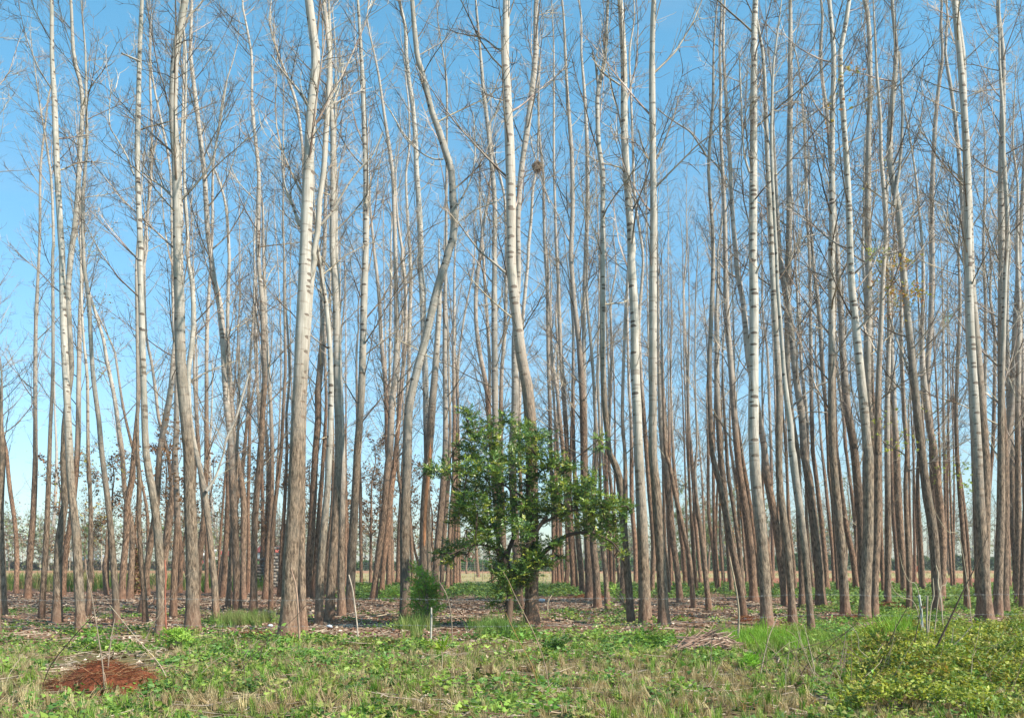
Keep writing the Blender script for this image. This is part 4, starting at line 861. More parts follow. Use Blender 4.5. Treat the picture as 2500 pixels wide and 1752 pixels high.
grow("dry_grass", TUFT, 15000, 7.2, 17, lambda px, py, x, y: np.where(mound(px, py), 0, .15 * ss(py, 1540, 1580) + .42 * ss(py, 1598, 1630) * (.4 + .6 * patch(x, y, .7, 41))), [(.40, .31, .18), (.33, .25, .14), (.46, .38, .22), (.26, .19, .11)], (.35, .8), GRASS, "dry straw-coloured grass along the bottom of the photo", seed=14, tilt=.8)
def tuft_zone(cx, cy, rx, ry): return lambda px, py, x, y: np.exp(-1.8 * (((px - cx) / rx) ** 2 + ((py - cy) / ry) ** 2))
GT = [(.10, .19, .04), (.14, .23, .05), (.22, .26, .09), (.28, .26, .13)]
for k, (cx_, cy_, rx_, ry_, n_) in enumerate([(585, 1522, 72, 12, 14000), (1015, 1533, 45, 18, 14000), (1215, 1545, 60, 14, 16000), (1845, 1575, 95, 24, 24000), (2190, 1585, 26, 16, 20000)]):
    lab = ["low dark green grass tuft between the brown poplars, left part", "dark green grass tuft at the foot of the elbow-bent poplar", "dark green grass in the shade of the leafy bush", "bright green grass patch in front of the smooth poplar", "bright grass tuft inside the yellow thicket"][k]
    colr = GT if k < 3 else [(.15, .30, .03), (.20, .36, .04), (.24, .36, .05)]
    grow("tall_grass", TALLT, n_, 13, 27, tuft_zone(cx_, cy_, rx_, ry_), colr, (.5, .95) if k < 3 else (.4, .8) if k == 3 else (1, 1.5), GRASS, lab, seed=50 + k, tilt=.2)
# thicket of yellow-green brambles: leaves through half a metre of height
r = np.random.default_rng(77)
x, y, px, py = field_pts(84000, 9, 19.5, r, dens=lambda px, py, x, y: ss(px, 2030, 2130) * ss(py, 1512, 1526) * (.25 + .75 * patch(x, y, 1.6, 8, .25, .5)))
hgt = .10 + .46 * vnoise(x * 1.6, y * 1.6, 12) ** 1.3 * ss(px, 2040, 2200)
z = gh(x, y) + hgt * r.uniform(.2, 1, len(x)) ** .6
BR = [plant(90 + k, 6, .07, .05, .044, .032) for k in range(6)]
cols = np.array([(.22, .27, .035), (.30, .33, .04), (.13, .21, .03), (.28, .27, .045), (.22, .15, .045)])
ci = np.clip((vnoise(x * 2, y * 2, 5) * .5 + r.uniform(0, .5, len(x))) * 5, 0, 4).astype(int)
V, Q, C = scatter(BR, np.stack([x, y, z], -1), r.uniform(0, 6.28, len(x)), r.uniform(.8, 1.4, len(x)), np.abs(r.normal(0, .5, len(x))), None, cols[ci], .2, r)
tag(mk("bramble_thicket", V, Q, LEAF, None, None, C, False), "waist-high yellow-green bramble thicket filling the right front corner", None, None, "stuff")
# leaf litter, pale and brown, under the poplars
LC = [(.20, .12, .08), (.30, .19, .13), (.42, .31, .23), (.14, .08, .055), (.52, .42, .33), (.26, .15, .10)]
def d_lit(px, py, x, y):
    k = ss(py, 1440 + 14 * ss(px, 850, 900), 1462 + 10 * ss(px, 850, 900)) * (1 - .45 * ss(py, 1560, 1620)) * (1 - .45 * ss(px, 1850, 2050))
    return k * (.45 + .55 * patch(x, y, .9, 15, .3, .5))
grow("leaf_litter", LITTER, 150000, 12, 52, d_lit, LC, (.8, 1.7), DRY, "brown and pale fallen leaves covering the soil under the poplars", seed=15, tilt=.35, cv=.25)
# twiggy litter
TW = []
for k in range(6):
    r_ = np.random.default_rng(k + 5); P_ = np.cumsum(np.vstack([[0, 0, .02], r_.normal(0, .04, (3, 3)) * [1, 1, .25] + [.12, 0, 0]]), 0); v_, q_, _ = tube(P_, [.006, .005, .004, .002], 3); TW.append((v_, q_))
grow("fallen_twigs", TW, 26000, 8, 46, lambda px, py, x, y: .35 * ss(py, 1445, 1470) + .5 * ss(py, 1545, 1600), [(.30, .22, .16), (.45, .36, .27), (.16, .10, .07)], (.7, 2.4), DRY, "thin fallen twigs scattered over the leaf litter", seed=16, tilt=.08)
# green ground cover towards the back of the plantation
def d_cov(px, py, x, y):
    lo = 1428; up = 1462 + 10 * (vnoise(x * .25, y * .25, 6) - .5) + 26 * ss(px, 1880, 2150)
    k = ss(py, lo - 2, lo + 5) * (1 - ss(py, up - 5, up + 5)) * ss(px, 800, 880)
    k = k * (1 - .8 * ss(px, 1640, 1700) * (1 - ss(px, 1760, 1850)) * (py > 1450))
    return k * (.35 + .65 * patch(x, y, .5, 18, .25, .5))
grow("ground_cover", COVER, 16000, 30, 68, d_cov, [(.085, .16, .03), (.13, .22, .045), (.18, .26, .06), (.065, .12, .03)], (.7, 1.5), LEAF, "knee-high green cover at the back of the plantation", seed=17)
# tall rough grass at the back, left part, and along the field edge
TALLF = [tuft(70 + k, 16, 1.0, .35, .02, .5) for k in range(5)]
grow("rough_grass", TALLF, 5200, 48, 74, lambda px, py, x, y: (1 - ss(px, 640, 700)) * ss(py, 1412, 1424) * (1 - ss(py, 1448, 1454)) * (.3 + .7 * patch(x, y, .25, 19)), [(.12, .19, .04), (.09, .17, .03), (.28, .23, .10), (.20, .17, .08)], (.5, 1.0), GRASS, "tall rough grass between plantation and straw field, left part", seed=18)
grow("field_stubble", TALLF, 5000, 70, 135, lambda px, py, x, y: .8 * patch(x, y, .12, 23), [(.36, .30, .13), (.30, .30, .11), (.42, .33, .18)], (.18, .35), GRASS, "low straw and green stubble on the open field", seed=19)

# ------------------------------------------------------------------ the leafy evergreen bush-tree
def tubeobj(name, px_pts, d, mat, parent, base, yoff=None, sides=7):
    L = np.array([(wx(p[0], d + (0 if yoff is None else yoff[i_])), d + (0 if yoff is None else yoff[i_]), CH - (p[1] - HY) * (d + (0 if yoff is None else yoff[i_])) / F, p[2] * d / F / 2) for i_, p in enumerate(px_pts)])
    Cc = catmull(L, 4); V, Q, U = tube(Cc[:, :3] - base, np.maximum(Cc[:, 3], .003), sides, .03, 1)
    return V, Q, U, Cc
D0 = dist_of(1535); bb = np.array([wx(1243, D0), D0, 0.0])
bush = tag(empty("evergreen_tree", tuple(bb)), "dark glossy evergreen tree with low spreading crown, in front of the bowed poplar", "tree")
ks = 3.658
def cb(lst): return [(1030 + a_ / ks, 980 + b_ / ks, c_ / ks) for a_, b_, c_ in lst]
limbsB = [
 ([(1243, 1540, 20), (1243, 1490, 18), (1250, 1440, 16), (1262, 1400, 14), (1285, 1340, 12), (1320, 1280, 9), (1335, 1260, 7)], [0, 0, 0, 0, -.1, -.2, -.3]),
 ([(1246, 1480, 14), (1240, 1400, 13), (1240, 1350, 12), (1262, 1290, 9), (1285, 1220, 7), (1288, 1160, 5)], [0, .1, .2, .3, .3, .3]),
 ([(1240, 1400, 12), (1225, 1340, 10), (1208, 1290, 8), (1190, 1230, 6), (1170, 1180, 4)], [0, .1, .2, .4, .5]),
 ([(1330, 1345, 12), (1365, 1318, 11), (1395, 1303, 9), (1440, 1300, 6), (1490, 1320, 4), (1515, 1350, 3)], [.1, 0, -.2, -.4, -.5, -.6]),
 ([(1262, 1400, 12), (1300, 1375, 12), (1330, 1345, 12)], [0, .05, .1]),
 ([(1286, 1200, 6), (1292, 1180, 6), (1320, 1150, 5), (1350, 1135, 3)], [.3, .2, .1, 0]),
 ([(1285, 1220, 6), (1250, 1195, 5), (1200, 1170, 4), (1120, 1150, 3), (1040, 1150, 2)], [.3, .1, 0, -.2, -.3]),
 ([(1240, 1350, 7), (1180, 1330, 4), (1140, 1335, 3), (1095, 1355, 2)], [0, -.3, -.6, -.8]),
 ([(1208, 1290, 6), (1150, 1260, 5), (1110, 1200, 4), (1100, 1120, 3), (1140, 1050, 2)], [.2, .3, .3, .2, .2]),
 ([(1320, 1280, 7), (1380, 1250, 5), (1450, 1240, 4), (1530, 1235, 3)], [-.2, -.4, -.5, -.6]),
]
BB = Bag(); limb_pts = []
for k, (pp, yo) in enumerate(limbsB):
    V, Q, U, Cc = tubeobj("x", pp, D0, DARKSTEM, None, bb, yo)
    if k == 0: mk("trunk", V, Q, plain("bush_bark", (.13, .085, .06), var=.4, scale=20, stretch=(3, 3, .6), bump=.01), bush, U)
    else: BB.add(V, Q, U)
    limb_pts.append(Cc[:, :3])
limb_pts = np.concatenate(limb_pts)
CL = cb([(380,110,40),(450,150,45),(420,250,50),(480,320,60),(590,230,60),(640,330,70),(740,200,50),(760,150,30),(640,420,70),(450,400,60),(330,440,50),(380,500,60),(480,500,70),(930,230,50),(880,320,70),(980,320,80),(1080,350,60),(860,430,70),(950,440,80),(1050,480,50),(640,540,90),(760,540,90),(880,560,80),(1000,580,70),(1210,530,70),(1280,600,60),(1150,590,40),(450,600,80),(560,640,80),(330,600,40),(200,620,60),(100,620,50),(40,620,30),(400,720,80),(480,800,90),(600,760,60),(700,740,50),(340,850,60),(380,900,80),(500,920,90),(620,900,90),(740,900,90),(860,930,80),(960,930,90),(1080,900,90),(1200,860,90),(1130,760,60),(1280,760,90),(1380,780,80),(1450,820,90),(1500,740,50),(1550,660,30),(1380,900,90),(1500,930,90),(1600,920,80),(1700,940,70),(1780,930,60),(1840,960,40),(1640,1030,60),(1750,1040,50),(1540,1060,80),(1640,1120,70),(1720,1150,50),(1480,1120,70),(1400,1130,60),(1560,1200,60),(1640,1250,50),(1720,1270,50),(1770,1370,25),(320,980,60),(280,1070,60),(400,1010,80),(520,1030,90),(460,1120,80),(560,1130,80),(650,1060,80),(780,1030,80),(900,1050,70),(1050,1020,80),(1170,1000,70),(1260,1020,60),(620,1220,70),(520,1240,50),(440,1260,50),(300,1330,70),(220,1360,60),(150,1370,30),(250,1440,30),(360,1300,50),(640,1330,60),(700,1420,60),(740,1500,60),(720,1560,60),(900,1180,70),(960,1250,80),(1000,1330,90),(940,1420,80),(1050,1430,80),(1130,1450,50),(900,1520,80),(860,1600,60),(1150,1260,30),(1220,1280,40),(1240,1400,25),(820,1100,60),(1600,330,25),(1590,420,20),(1340,600,40),(920,760,60),(820,700,50),(1000,700,50),(660,650,70)])
CL += [(877 + a_ / K, 1100 + b_ / K, c_ / K) for a_, b_, c_ in [(1080,950,55),(1060,1050,55),(1115,1000,50),(1080,1120,50),(1130,1175,40),(1240,900,50),(1200,970,50),(1245,985,30),(1010,1150,25),(1050,880,50)]]
r = np.random.default_rng(21)
SPRIG = []
for k in range(10):
    rr_ = np.random.default_rng(400 + k); Vl, Ql, n_ = [], [], 0
    for j in range(9):
        t_ = j / 8; v_, q_ = leaf((t_ * .16, 0, t_ * .03), (.9 if j % 2 else -.9) * rr_.uniform(.6, 1.2) * (1 - .5 * t_), rr_.uniform(-.3, .6), .072 * rr_.uniform(.55, 1.35), .028, rr_.normal(0, .6), .2)
        Vl.append(v_); Ql.append(q_ + n_); n_ += 5
    SPRIG.append((np.concatenate(Vl), np.concatenate(Ql)))
pos, cdir = [], []
Zc = np.array([0, D0 + .1, 0])
for (cx_, cy_, cr_) in CL:
    off = r.normal(0, .55) if cr_ > 13 else r.normal(0, .3)
    if cy_ > 1330: off *= .5
    d_ = D0 + off; c3 = np.array([wx(cx_, d_), d_, wz(cy_, d_)]); R3 = cr_ * 1.0 * d_ / F
    n_ = int(4 + (cr_ ** 2) * .125)
    pos.append(c3 + r.normal(0, .60, (n_, 3)) * R3 * np.array([1.0, 1.2, 1.05]))
    for _ in range(2):      # ragged leafy shoots reaching out of the crown
        u = r.normal(0, 1, 3); u[2] = abs(u[2]) * 1.2; u /= np.linalg.norm(u); t_ = np.linspace(.5, r.uniform(1.2, 1.7), 6)[:, None]
        pos.append(c3 + u * t_ * R3 + r.normal(0, .02, (6, 3)))
    j = np.argmin(np.linalg.norm(limb_pts - c3, axis=1)); p0 = limb_pts[j]
    mid = (p0 + c3) / 2 + r.normal(0, .08, 3) + [0, 0, -.06]
    V, Q, U = tube(catmull(np.array([p0, mid, c3]), 4) - bb, np.linspace(.02, .006, 9), 5); BB.add(V, Q, U)
    for _ in range(3):
        e_ = c3 + r.normal(0, 1, 3) * R3 * .7; V, Q, U = tube(np.array([mid, (mid + e_) / 2 + r.normal(0, .04, 3), e_]) - bb, [.009, .006, .003], 4); BB.add(V, Q, U)
pos = np.concatenate(pos)
BB.build("branches", DARKSTEM, bush)
GC = np.array([(.05, .11, .025), (.11, .20, .035), (.21, .30, .045), (.36, .39, .06), (.08, .16, .04)])
ci = r.choice(5, len(pos), p=[.25, .28, .2, .12, .15])
V, Q, C = scatter(SPRIG, pos - bb, r.uniform(0, 6.28, len(pos)), r.uniform(.75, 1.3, len(pos)), np.abs(r.normal(0, .7, len(pos))), None, GC[ci], .15, r)
mk("foliage", V, Q, GLOSSY, bush, None, C, False)

# ------------------------------------------------------------------ saplings and young plants
def leafy(name, basepx, basepy, clusters, stems, label, cols, dens=.1, L=.75, cat="shrub", group=None, mat=None, d=None, spread=.25, leafmat=None):
    D_ = d or dist_of(basepy); b_ = np.array([wx(basepx, D_), D_, 0.0]); root = tag(empty(name, tuple(b_)), label, cat, group)
    SB = Bag(); r = np.random.default_rng(int(basepx) + int(basepy))
    for st in stems:
        V, Q, U, _c = tubeobj("x", st, D_, STEM, None, b_, sides=5); SB.add(V, Q, U)
    P_ = []
    for (cx_, cy_, cr_) in clusters:
        n_ = int(3 + cr_ ** 2 * dens); v = r.normal(0, 1, (n_, 3)); v /= np.linalg.norm(v, axis=1)[:, None]; q = r.uniform(0, 1, (n_, 1)) ** .5
        d_ = D_ + r.normal(0, spread); c3 = np.array([wx(cx_, d_), d_, wz(cy_, d_)]); R3 = cr_ * d_ / F
        P_.append(c3 + v * q * R3)
        s0 = np.array([wx(basepx, D_), D_, max(.05, c3[2] * .35)]); V, Q, U = tube(np.array([s0, (s0 + c3) / 2 + r.normal(0, .04, 3), c3]) - b_, [.012, .008, .003], 4); SB.add(V, Q, U)
    SB.build("stems", mat or STEM, root)
    P_ = np.concatenate(P_); cols = np.array(cols); ci = r.integers(0, len(cols), len(P_))
    V, Q, C = scatter(SPRIG, P_ - b_, r.uniform(0, 6.28, len(P_)), r.uniform(.7, 1.2, len(P_)) * L, np.abs(r.normal(0, .6, len(P_))), None, cols[ci], .15, r)
    mk("foliage", V, Q, leafmat or LEAF, root, None, C, False)
    return root
YG = [(.28, .46, .07), (.36, .52, .09), (.20, .36, .06)]
leafy("sapling", 1043, 1524, [(1012, 1385, 10), (1025, 1395, 14), (1035, 1410, 20), (1052, 1425, 22), (1015, 1420, 14), (1040, 1445, 26), (1060, 1460, 22), (1018, 1455, 18), (1038, 1478, 24), (1010, 1478, 14), (1072, 1485, 12), (1055, 1440, 20), (1022, 1438, 20), (1028, 1490, 18), (1055, 1495, 14)], [[(1043, 1527, 6), (1043, 1450, 4), (1030, 1395, 2)]], "light green leafy sapling in front of the bark-stripped poplar", YG, .12, 1.0, cat="sapling")
leafy("sapling", 1530, 1500, [(1500, 1440, 12), (1515, 1460, 14), (1530, 1480, 14), (1540, 1450, 10), (1495, 1475, 8), (1545, 1490, 8)], [[(1530, 1502, 4), (1520, 1460, 3), (1505, 1435, 2)]], "thin sparse green sapling left of the thick pale pair", YG, .09, .9, cat="sapling")
leafy("shrub", 960, 1470, [(940, 1450, 12), (960, 1445, 14), (955, 1460, 12), (930, 1462, 8), (975, 1455, 10)], [], "small round green shrub behind the elbow-bent poplar's foot", YG, .14, 1.0)
leafy("shrub", 1300, 1555, [(1285, 1550, 18), (1310, 1545, 16), (1270, 1560, 12)], [], "low green plant at the bowed poplar's furrowed foot", WG[:3], .10, .8)
leafy("shrub", 1360, 1590, [(1345, 1585, 18), (1365, 1578, 16), (1385, 1590, 16), (1360, 1598, 12)], [], "dark green broadleaved clump in the weeds right of the bowed poplar", [(.05, .12, .02), (.08, .17, .03)], .12, 1.0)
leafy("shrub", 1580, 1580, [(1560, 1560, 18), (1580, 1555, 20), (1600, 1570, 18), (1570, 1580, 14), (1618, 1560, 12)], [], "bushy green weed clump in front of the right one of the pale pair", WG[:3], .11, .9)
leafy("shrub", 430, 1580, [(420, 1548, 16), (440, 1545, 18), (455, 1560, 16), (410, 1565, 12)], [], "bright green weed clump between the white poplar and the V-branched one", YG, .11, .9)
leafy("shrub", 545, 1590, [(530, 1580, 16), (550, 1575, 18), (570, 1585, 14)], [], "dark green weed clump left of the thickest poplar's foot", WG[2:], .11, .9)
# yellow-green young plant with long leaves
D_ = dist_of(1648); b_ = np.array([wx(1078, D_), D_, 0]); yp = tag(empty("young_plant", tuple(b_)), "young plant with a fan of long bright yellow-green leaves at the bottom edge", "plant")
V, Q, U = tube(np.array([[0, 0, 0], [.01, 0, .2], [.02, 0, .42]]), [.008, .007, .005], 6); mk("stem", V, Q, PALESTEM, yp, U)
LB = Bag(); r = np.random.default_rng(3)
for k in range(26):
    az = r.uniform(0, 6.28); v, q = leaf((.02, 0, .3 + .14 * r.random()), az, r.uniform(-.1, 1.1), r.uniform(.16, .26), .035, r.normal(0, .4)); LB.add(v, q, None, (.30, .40, .05) if k % 3 else (.20, .33, .04))
LB.build("foliage", LEAF, yp, False)
leafy("young_plant", 1832, 1640, [(1826, 1612, 11), (1840, 1606, 11), (1834, 1620, 12)], [], "small bright green rosette plant below the bright grass patch", [(.16, .34, .03), (.2, .4, .04)], .2, .7, cat="plant")
# yellowing leaf sprays hanging on some poplars
def spray(tid, spots, cols, scale=.55):
    t = TREES[tid]; d = t['d']; r = np.random.default_rng(len(tid) + int(spots[0][0])); P_ = []
    for (cx_, cy_, cr_, n_) in spots:
        c3 = np.array([wx(cx_, d - .3), d - .3, wz(cy_, d - .3)]); P_.append(c3 + r.normal(0, .5, (n_, 3)) * cr_ * d / F)
    P_ = np.concatenate(P_); cols = np.array(cols); ci = r.integers(0, len(cols), len(P_))
    V, Q, C = scatter([plant(500 + k, 4, .05, .05, .06, .05) for k in range(4)], P_ - t['base'], r.uniform(0, 6.28, len(P_)), r.uniform(.7, 1.3, len(P_)) * scale * 1.8, np.abs(r.normal(0, .6, len(P_))), None, cols[ci], .15, r)
    mk("leaves", V, Q, LEAF, t['root'], None, C, False)
YO = [(.42, .33, .04), (.48, .28, .03), (.32, .36, .05), (.45, .17, .03)]
spray('C37', [(2160, 640, 40, 60), (2170, 720, 45, 80), (2140, 760, 35, 40), (2175, 680, 30, 40), (2130, 700, 60, 40)], YO)
spray('C45', [(2210, 640, 30, 40), (2225, 710, 40, 60), (2240, 720, 25, 30), (2195, 740, 30, 30)], YO)
spray('C36', [(2125, 250, 40, 14), (2130, 420, 60, 24), (2120, 690, 30, 20)], YO)
spray('C34', [(2060, 170, 40, 12), (2070, 260, 60, 16)], YO)
spray('C35', [(2150, 1050, 40, 20), (2190, 1090, 40, 24), (2140, 620, 30, 40)], [(.35, .38, .05), (.28, .36, .06)])
spray('C46', [(2300, 1150, 60, 40), (2260, 980, 60, 24), (2250, 1080, 60, 24)], [(.35, .38, .05), (.28, .36, .06)])
spray('C50', [(2350, 1150, 30, 40), (2365, 1190, 20, 20)], [(.30, .38, .05)])
spray('C12', [(1800, 1200, 40, 40), (1790, 1290, 30, 30), (1820, 1240, 40, 24), (1850, 760, 50, 20)], [(.40, .20, .04), (.35, .14, .03)])
spray('C49', [(2312, 777, 12, 40), (2318, 770, 8, 20)], [(.16, .42, .05)], .5)
spray('A1b', [(170, 1150, 60, 50), (150, 1220, 40, 30), (185, 1120, 40, 30), (200, 560, 80, 40), (215, 600, 60, 30)], [(.34, .36, .06), (.28, .34, .06)])
spray('A7', [(245, 740, 50, 36), (245, 910, 20, 16), (230, 820, 60, 30), (280, 1110, 60, 50), (300, 1160, 50, 50)], [(.36, .36, .06), (.30, .20, .06), (.28, .15, .05)])
spray('A15', [(430, 1100, 40, 60), (440, 1170, 30, 50), (425, 1040, 40, 30), (445, 1220, 20, 30)], [(.30, .15, .06), (.22, .12, .05)])
# ------------------------------------------------------------------ trees beyond the plantation
def small_tree(name, px, py_base, py_top, label, leafcol, nleaf, tint=(.5, .42, .36), lean=0.0, seed=0, cat="tree", group="small trees beyond the plantation", wpx=9):
    D_ = dist_of(py_base); b_ = np.array([wx(px, D_), D_, 0.0]); r = np.random.default_rng(seed); H = wz(py_top, D_)
    root = tag(empty(name, tuple(b_)), label, cat, group); n = 9
    P = np.zeros((n, 3)); P[:, 2] = np.linspace(-.05, H, n); P[:, 0] = np.cumsum(r.normal(lean * H / n, .12, n)); P[:, 1] = np.cumsum(r.normal(0, .12, n)); P[0, :2] = 0
    R = np.linspace(wpx * D_ / F / 2, .02, n)
    CC = catmull(np.column_stack([P, R]), 3); V, Q, U = tube(CC[:, :3], CC[:, 3], 8, .02, seed)
    tr = mk("trunk", V, Q, BARK, root, U); tr['bark_h'] = 30.0; tr['tone'] = .7
    B = Bag(); tips = []
    Z = CC[:, 2]
    for k in range(int(26 * H / 8)):
        z = r.uniform(.22, .98) * H; p = np.array([np.interp(z, Z, CC[:, 0]), np.interp(z, Z, CC[:, 1]), z]); L = (1.1 - .55 * z / H) * H * r.uniform(.18, .34)
        PV, PQ, PC = FARP[r.integers(len(FARP))]; az = r.uniform(0, 6.28); c_, s_ = cos(az), sin(az)
        VV = np.stack([PV[:, 0] * c_ - PV[:, 1] * s_, PV[:, 0] * s_ + PV[:, 1] * c_, PV[:, 2] * .8], -1) * L + p
        B.add(VV, PQ, None, PC * np.array(tint)); tips.append(VV[r.integers(0, len(VV), 60)])
    mk("crown", np.concatenate(B.V), np.concatenate(B.Q), TWIG, root, None, np.concatenate(B.C), False)
    if nleaf:
        T_ = np.concatenate(tips); T_ = T_[r.integers(0, len(T_), nleaf)] + r.normal(0, .08, (nleaf, 3)); lc = np.array(leafcol)
        V, Q, C = scatter([plant(600 + k, 3, .08, .1, .13, .09) for k in range(4)], T_, r.uniform(0, 6.28, nleaf), r.uniform(.7, 1.4, nleaf), np.abs(r.normal(0, .9, nleaf)), None, lc[r.integers(0, len(lc), nleaf)], .2, r)
        mk("leaves", V, Q, DRY, root, None, C, False)
    return root
BRN = [(.24, .12, .06), (.30, .17, .09), (.17, .09, .05), (.33, .22, .12)]
GRN = [(.16, .22, .07), (.22, .27, .10), (.12, .17, .06)]
ST = [("dry_leaved_tree", 262, 1442, 1120, "dark crooked tree with scattered dry leaves, seen left of the white poplar", BRN, 260, (.35, .3, .26), 0, 11),
 ("dry_leaved_tree", 330, 1438, 1080, "small dry-leaved tree with reaching twigs, left of the white poplar", BRN, 300, (.4, .33, .28), .02, 10),
 ("dry_leaved_tree", 520, 1430, 1120, "brown-leaved tree seen through the gap right of the low-forked poplar", BRN, 360, (.5, .4, .33), 0, 8),
 ("dry_leaved_tree", 578, 1428, 1100, "brown-leaved tree behind the warm brown poplar", BRN, 360, (.5, .4, .33), 0, 8),
 ("dry_leaved_tree", 690, 1430, 1090, "brown-leaved tree close against the left side of the thickest poplar", BRN, 700, (.5, .4, .33), 0, 8),
 ("dry_leaved_tree", 752, 1428, 1130, "brown-leaved tree seen just right of the thickest poplar", BRN, 500, (.5, .4, .33), 0, 8),
 ("dry_leaved_tree", 905, 1426, 1080, "brown-leaved tree filling the gap left of the brown leaning poplar", BRN, 900, (.55, .45, .38), 0, 9),
 ("dry_leaved_tree", 935, 1424, 1150, "smaller brown-leaved tree beside the brown leaning poplar", BRN, 500, (.55, .45, .38), 0, 7),
 ("dry_leaved_tree", 1012, 1422, 1110, "brown-leaved tree just right of the elbow-bent poplar", BRN, 500, (.5, .4, .33), 0, 8),
 ("dry_leaved_tree", 1056, 1424, 1150, "brown-leaved tree left of the row of thin trunks", BRN, 450, (.5, .4, .33), 0, 8),
 ("dry_leaved_tree", 1168, 1408, 1000, "thin pale tree with dry reddish seed sprays rising above the leafy bush", [(.36, .2, .12), (.42, .3, .2)], 260, (.9, .8, .7), 0, 9),
 ("dry_leaved_tree", 1140, 1400, 1300, "small reddish shrub-like tree beyond the mesh fence", [(.25, .12, .08), (.3, .16, .11)], 700, (.5, .35, .3), 0, 6),
 ("dry_leaved_tree", 1395, 1408, 1240, "reddish bare tree seen under the bush's lowest branch", BRN, 300, (.6, .5, .42), 0, 7),
 ("leafing_tree", 1672, 1405, 1180, "tree coming into green leaf, right of the thick pale pair", GRN, 1500, (.5, .48, .4), 0, 8),
 ("leafing_tree", 1725, 1404, 1220, "green leafing tree left of the pale leaning poplar", GRN, 1400, (.5, .48, .4), 0, 8),
 ("dry_leaved_tree", 1700, 1418, 1050, "thin tree with rusty leaves left of the pale leaning poplar", BRN, 300, (.5, .4, .33), 0, 8),
 ("leafing_tree", 1790, 1402, 1190, "pale green leafing tree behind the dark red-footed poplar", GRN, 800, (.7, .65, .55), 0, 7),
 ("leafing_tree", 1880, 1404, 1130, "bare pale tree with first leaves between ringed and thick grey poplars", GRN, 300, (.8, .75, .66), 0, 8),
 ("leafing_tree", 2062, 1406, 1150, "bare pale grey tree with first leaves left of the pale poplar with a twin", GRN, 300, (.8, .75, .66), 0, 8),
 ("leafing_tree", 2165, 1404, 1120, "bare grey tree behind the upright poplar on the red mound", GRN, 200, (.8, .74, .66), 0, 8),
 ("leafing_tree", 2320, 1404, 1080, "bare grey tree with first leaves near the right edge", GRN, 300, (.8, .74, .66), 0, 9),
 ("leafing_tree", 205, 1398, 1290, "pale green tree beyond the field near the left edge", GRN, 700, (.7, .66, .56), 0, 6),
 ("leafing_tree", 395, 1398, 1290, "pale green tree beyond the field right of the white poplar", GRN, 700, (.7, .66, .56), 0, 6)]
ST += [("dry_leaved_tree", 160, 1436, 1130, "bushy dry-leaved tree at the far left between the bowed poplars", BRN, 420, (.35, .3, .26), 0, 9),
 ("dry_leaved_tree", 232, 1434, 1080, "slender dry-leaved tree with yellowish twigs near the left edge", [(.30, .26, .08), (.26, .14, .07)], 420, (.35, .3, .26), 0, 9),
 ("dry_leaved_tree", 410, 1432, 1060, "rusty-leaved tree just right of the white poplar", BRN, 700, (.4, .33, .28), 0, 9),
 ("dry_leaved_tree", 466, 1430, 1150, "small rusty-leaved tree behind the V-branched poplar", BRN, 500, (.4, .33, .28), 0, 8),
 ("dry_leaved_tree", 622, 1429, 1080, "rusty-leaved tree between brown poplars, left of the block wall", BRN, 700, (.4, .33, .28), 0, 8),
 ("dry_leaved_tree", 810, 1427, 1110, "rusty-leaved tree behind the grey-brown poplars right of the thickest", BRN, 600, (.4, .33, .28), 0, 8)]
for k, s_ in enumerate(ST): small_tree(*s_[:7], tint=s_[7], lean=s_[8] * .3, seed=700 + k, wpx=s_[9])
# far-off wood that reads as one mass
WB = Bag(); r = np.random.default_rng(91); LP = []
for k in range(420):
    D_ = r.uniform(165, 330); px = r.uniform(-80, 2600); x0 = wx(px, D_)
    H = (r.uniform(7, 13) + 5.5 * ss(np.array(px), 1500, 1800) * r.uniform(.4, 1) + (2 if px < 900 else 0)) * (D_ / 200) ** .8
    if 1130 < px < 1480: H *= .62
    P = np.column_stack([x0 + np.cumsum(r.normal(0, .15, 5)), D_ + np.zeros(5), np.linspace(0, H, 5)]); V, Q, U = tube(P, np.linspace(.16, .04, 5), 4); tt = r.uniform(.55, .95) * np.array([1, .95, .86]); WB.add(V, Q, U, tt)
    for j in range(13):
        z = r.uniform(.15, .97) * H; L = H * r.uniform(.2, .38); PV, PQ, PC = LOWP[r.integers(len(LOWP))] if j % 2 else FARP[r.integers(len(FARP))]; az = r.uniform(0, 6.28); c_, s_ = cos(az), sin(az)
        VV = np.stack([PV[:, 0] * c_ - PV[:, 1] * s_, PV[:, 0] * s_ + PV[:, 1] * c_, PV[:, 2]], -1) * L + [x0, D_, z]; WB.add(VV, PQ, None, PC * tt)
    if r.random() < .3:
        n_ = 160; LP.append(np.array([x0, D_, H * .55]) + r.normal(0, 1, (n_, 3)) * [H * .22, H * .2, H * .24])
tag(mk("distant_wood", np.concatenate(WB.V), np.concatenate(WB.Q), TWIG, None, None, np.concatenate(WB.C), False), "hazy bare wood along the far side of the field", None, None, "stuff")
LPc = np.concatenate(LP); LPc = LPc[LPc[:, 2] > .3]; lc = np.array([(.18, .21, .09), (.22, .24, .11), (.22, .15, .09), (.17, .11, .07)])
V, Q, C = scatter([plant(640 + k, 4, .3, .3, .5, .3) for k in range(4)], LPc, r.uniform(0, 6.28, len(LPc)), r.uniform(.7, 1.4, len(LPc)), np.abs(r.normal(0, .9, len(LPc))), None, lc[r.integers(0, 4, len(LPc))], .2, r)
tag(mk("distant_foliage", V, Q, LEAF, None, None, C, False), "pale young foliage in the far wood beyond the field", None, None, "stuff")
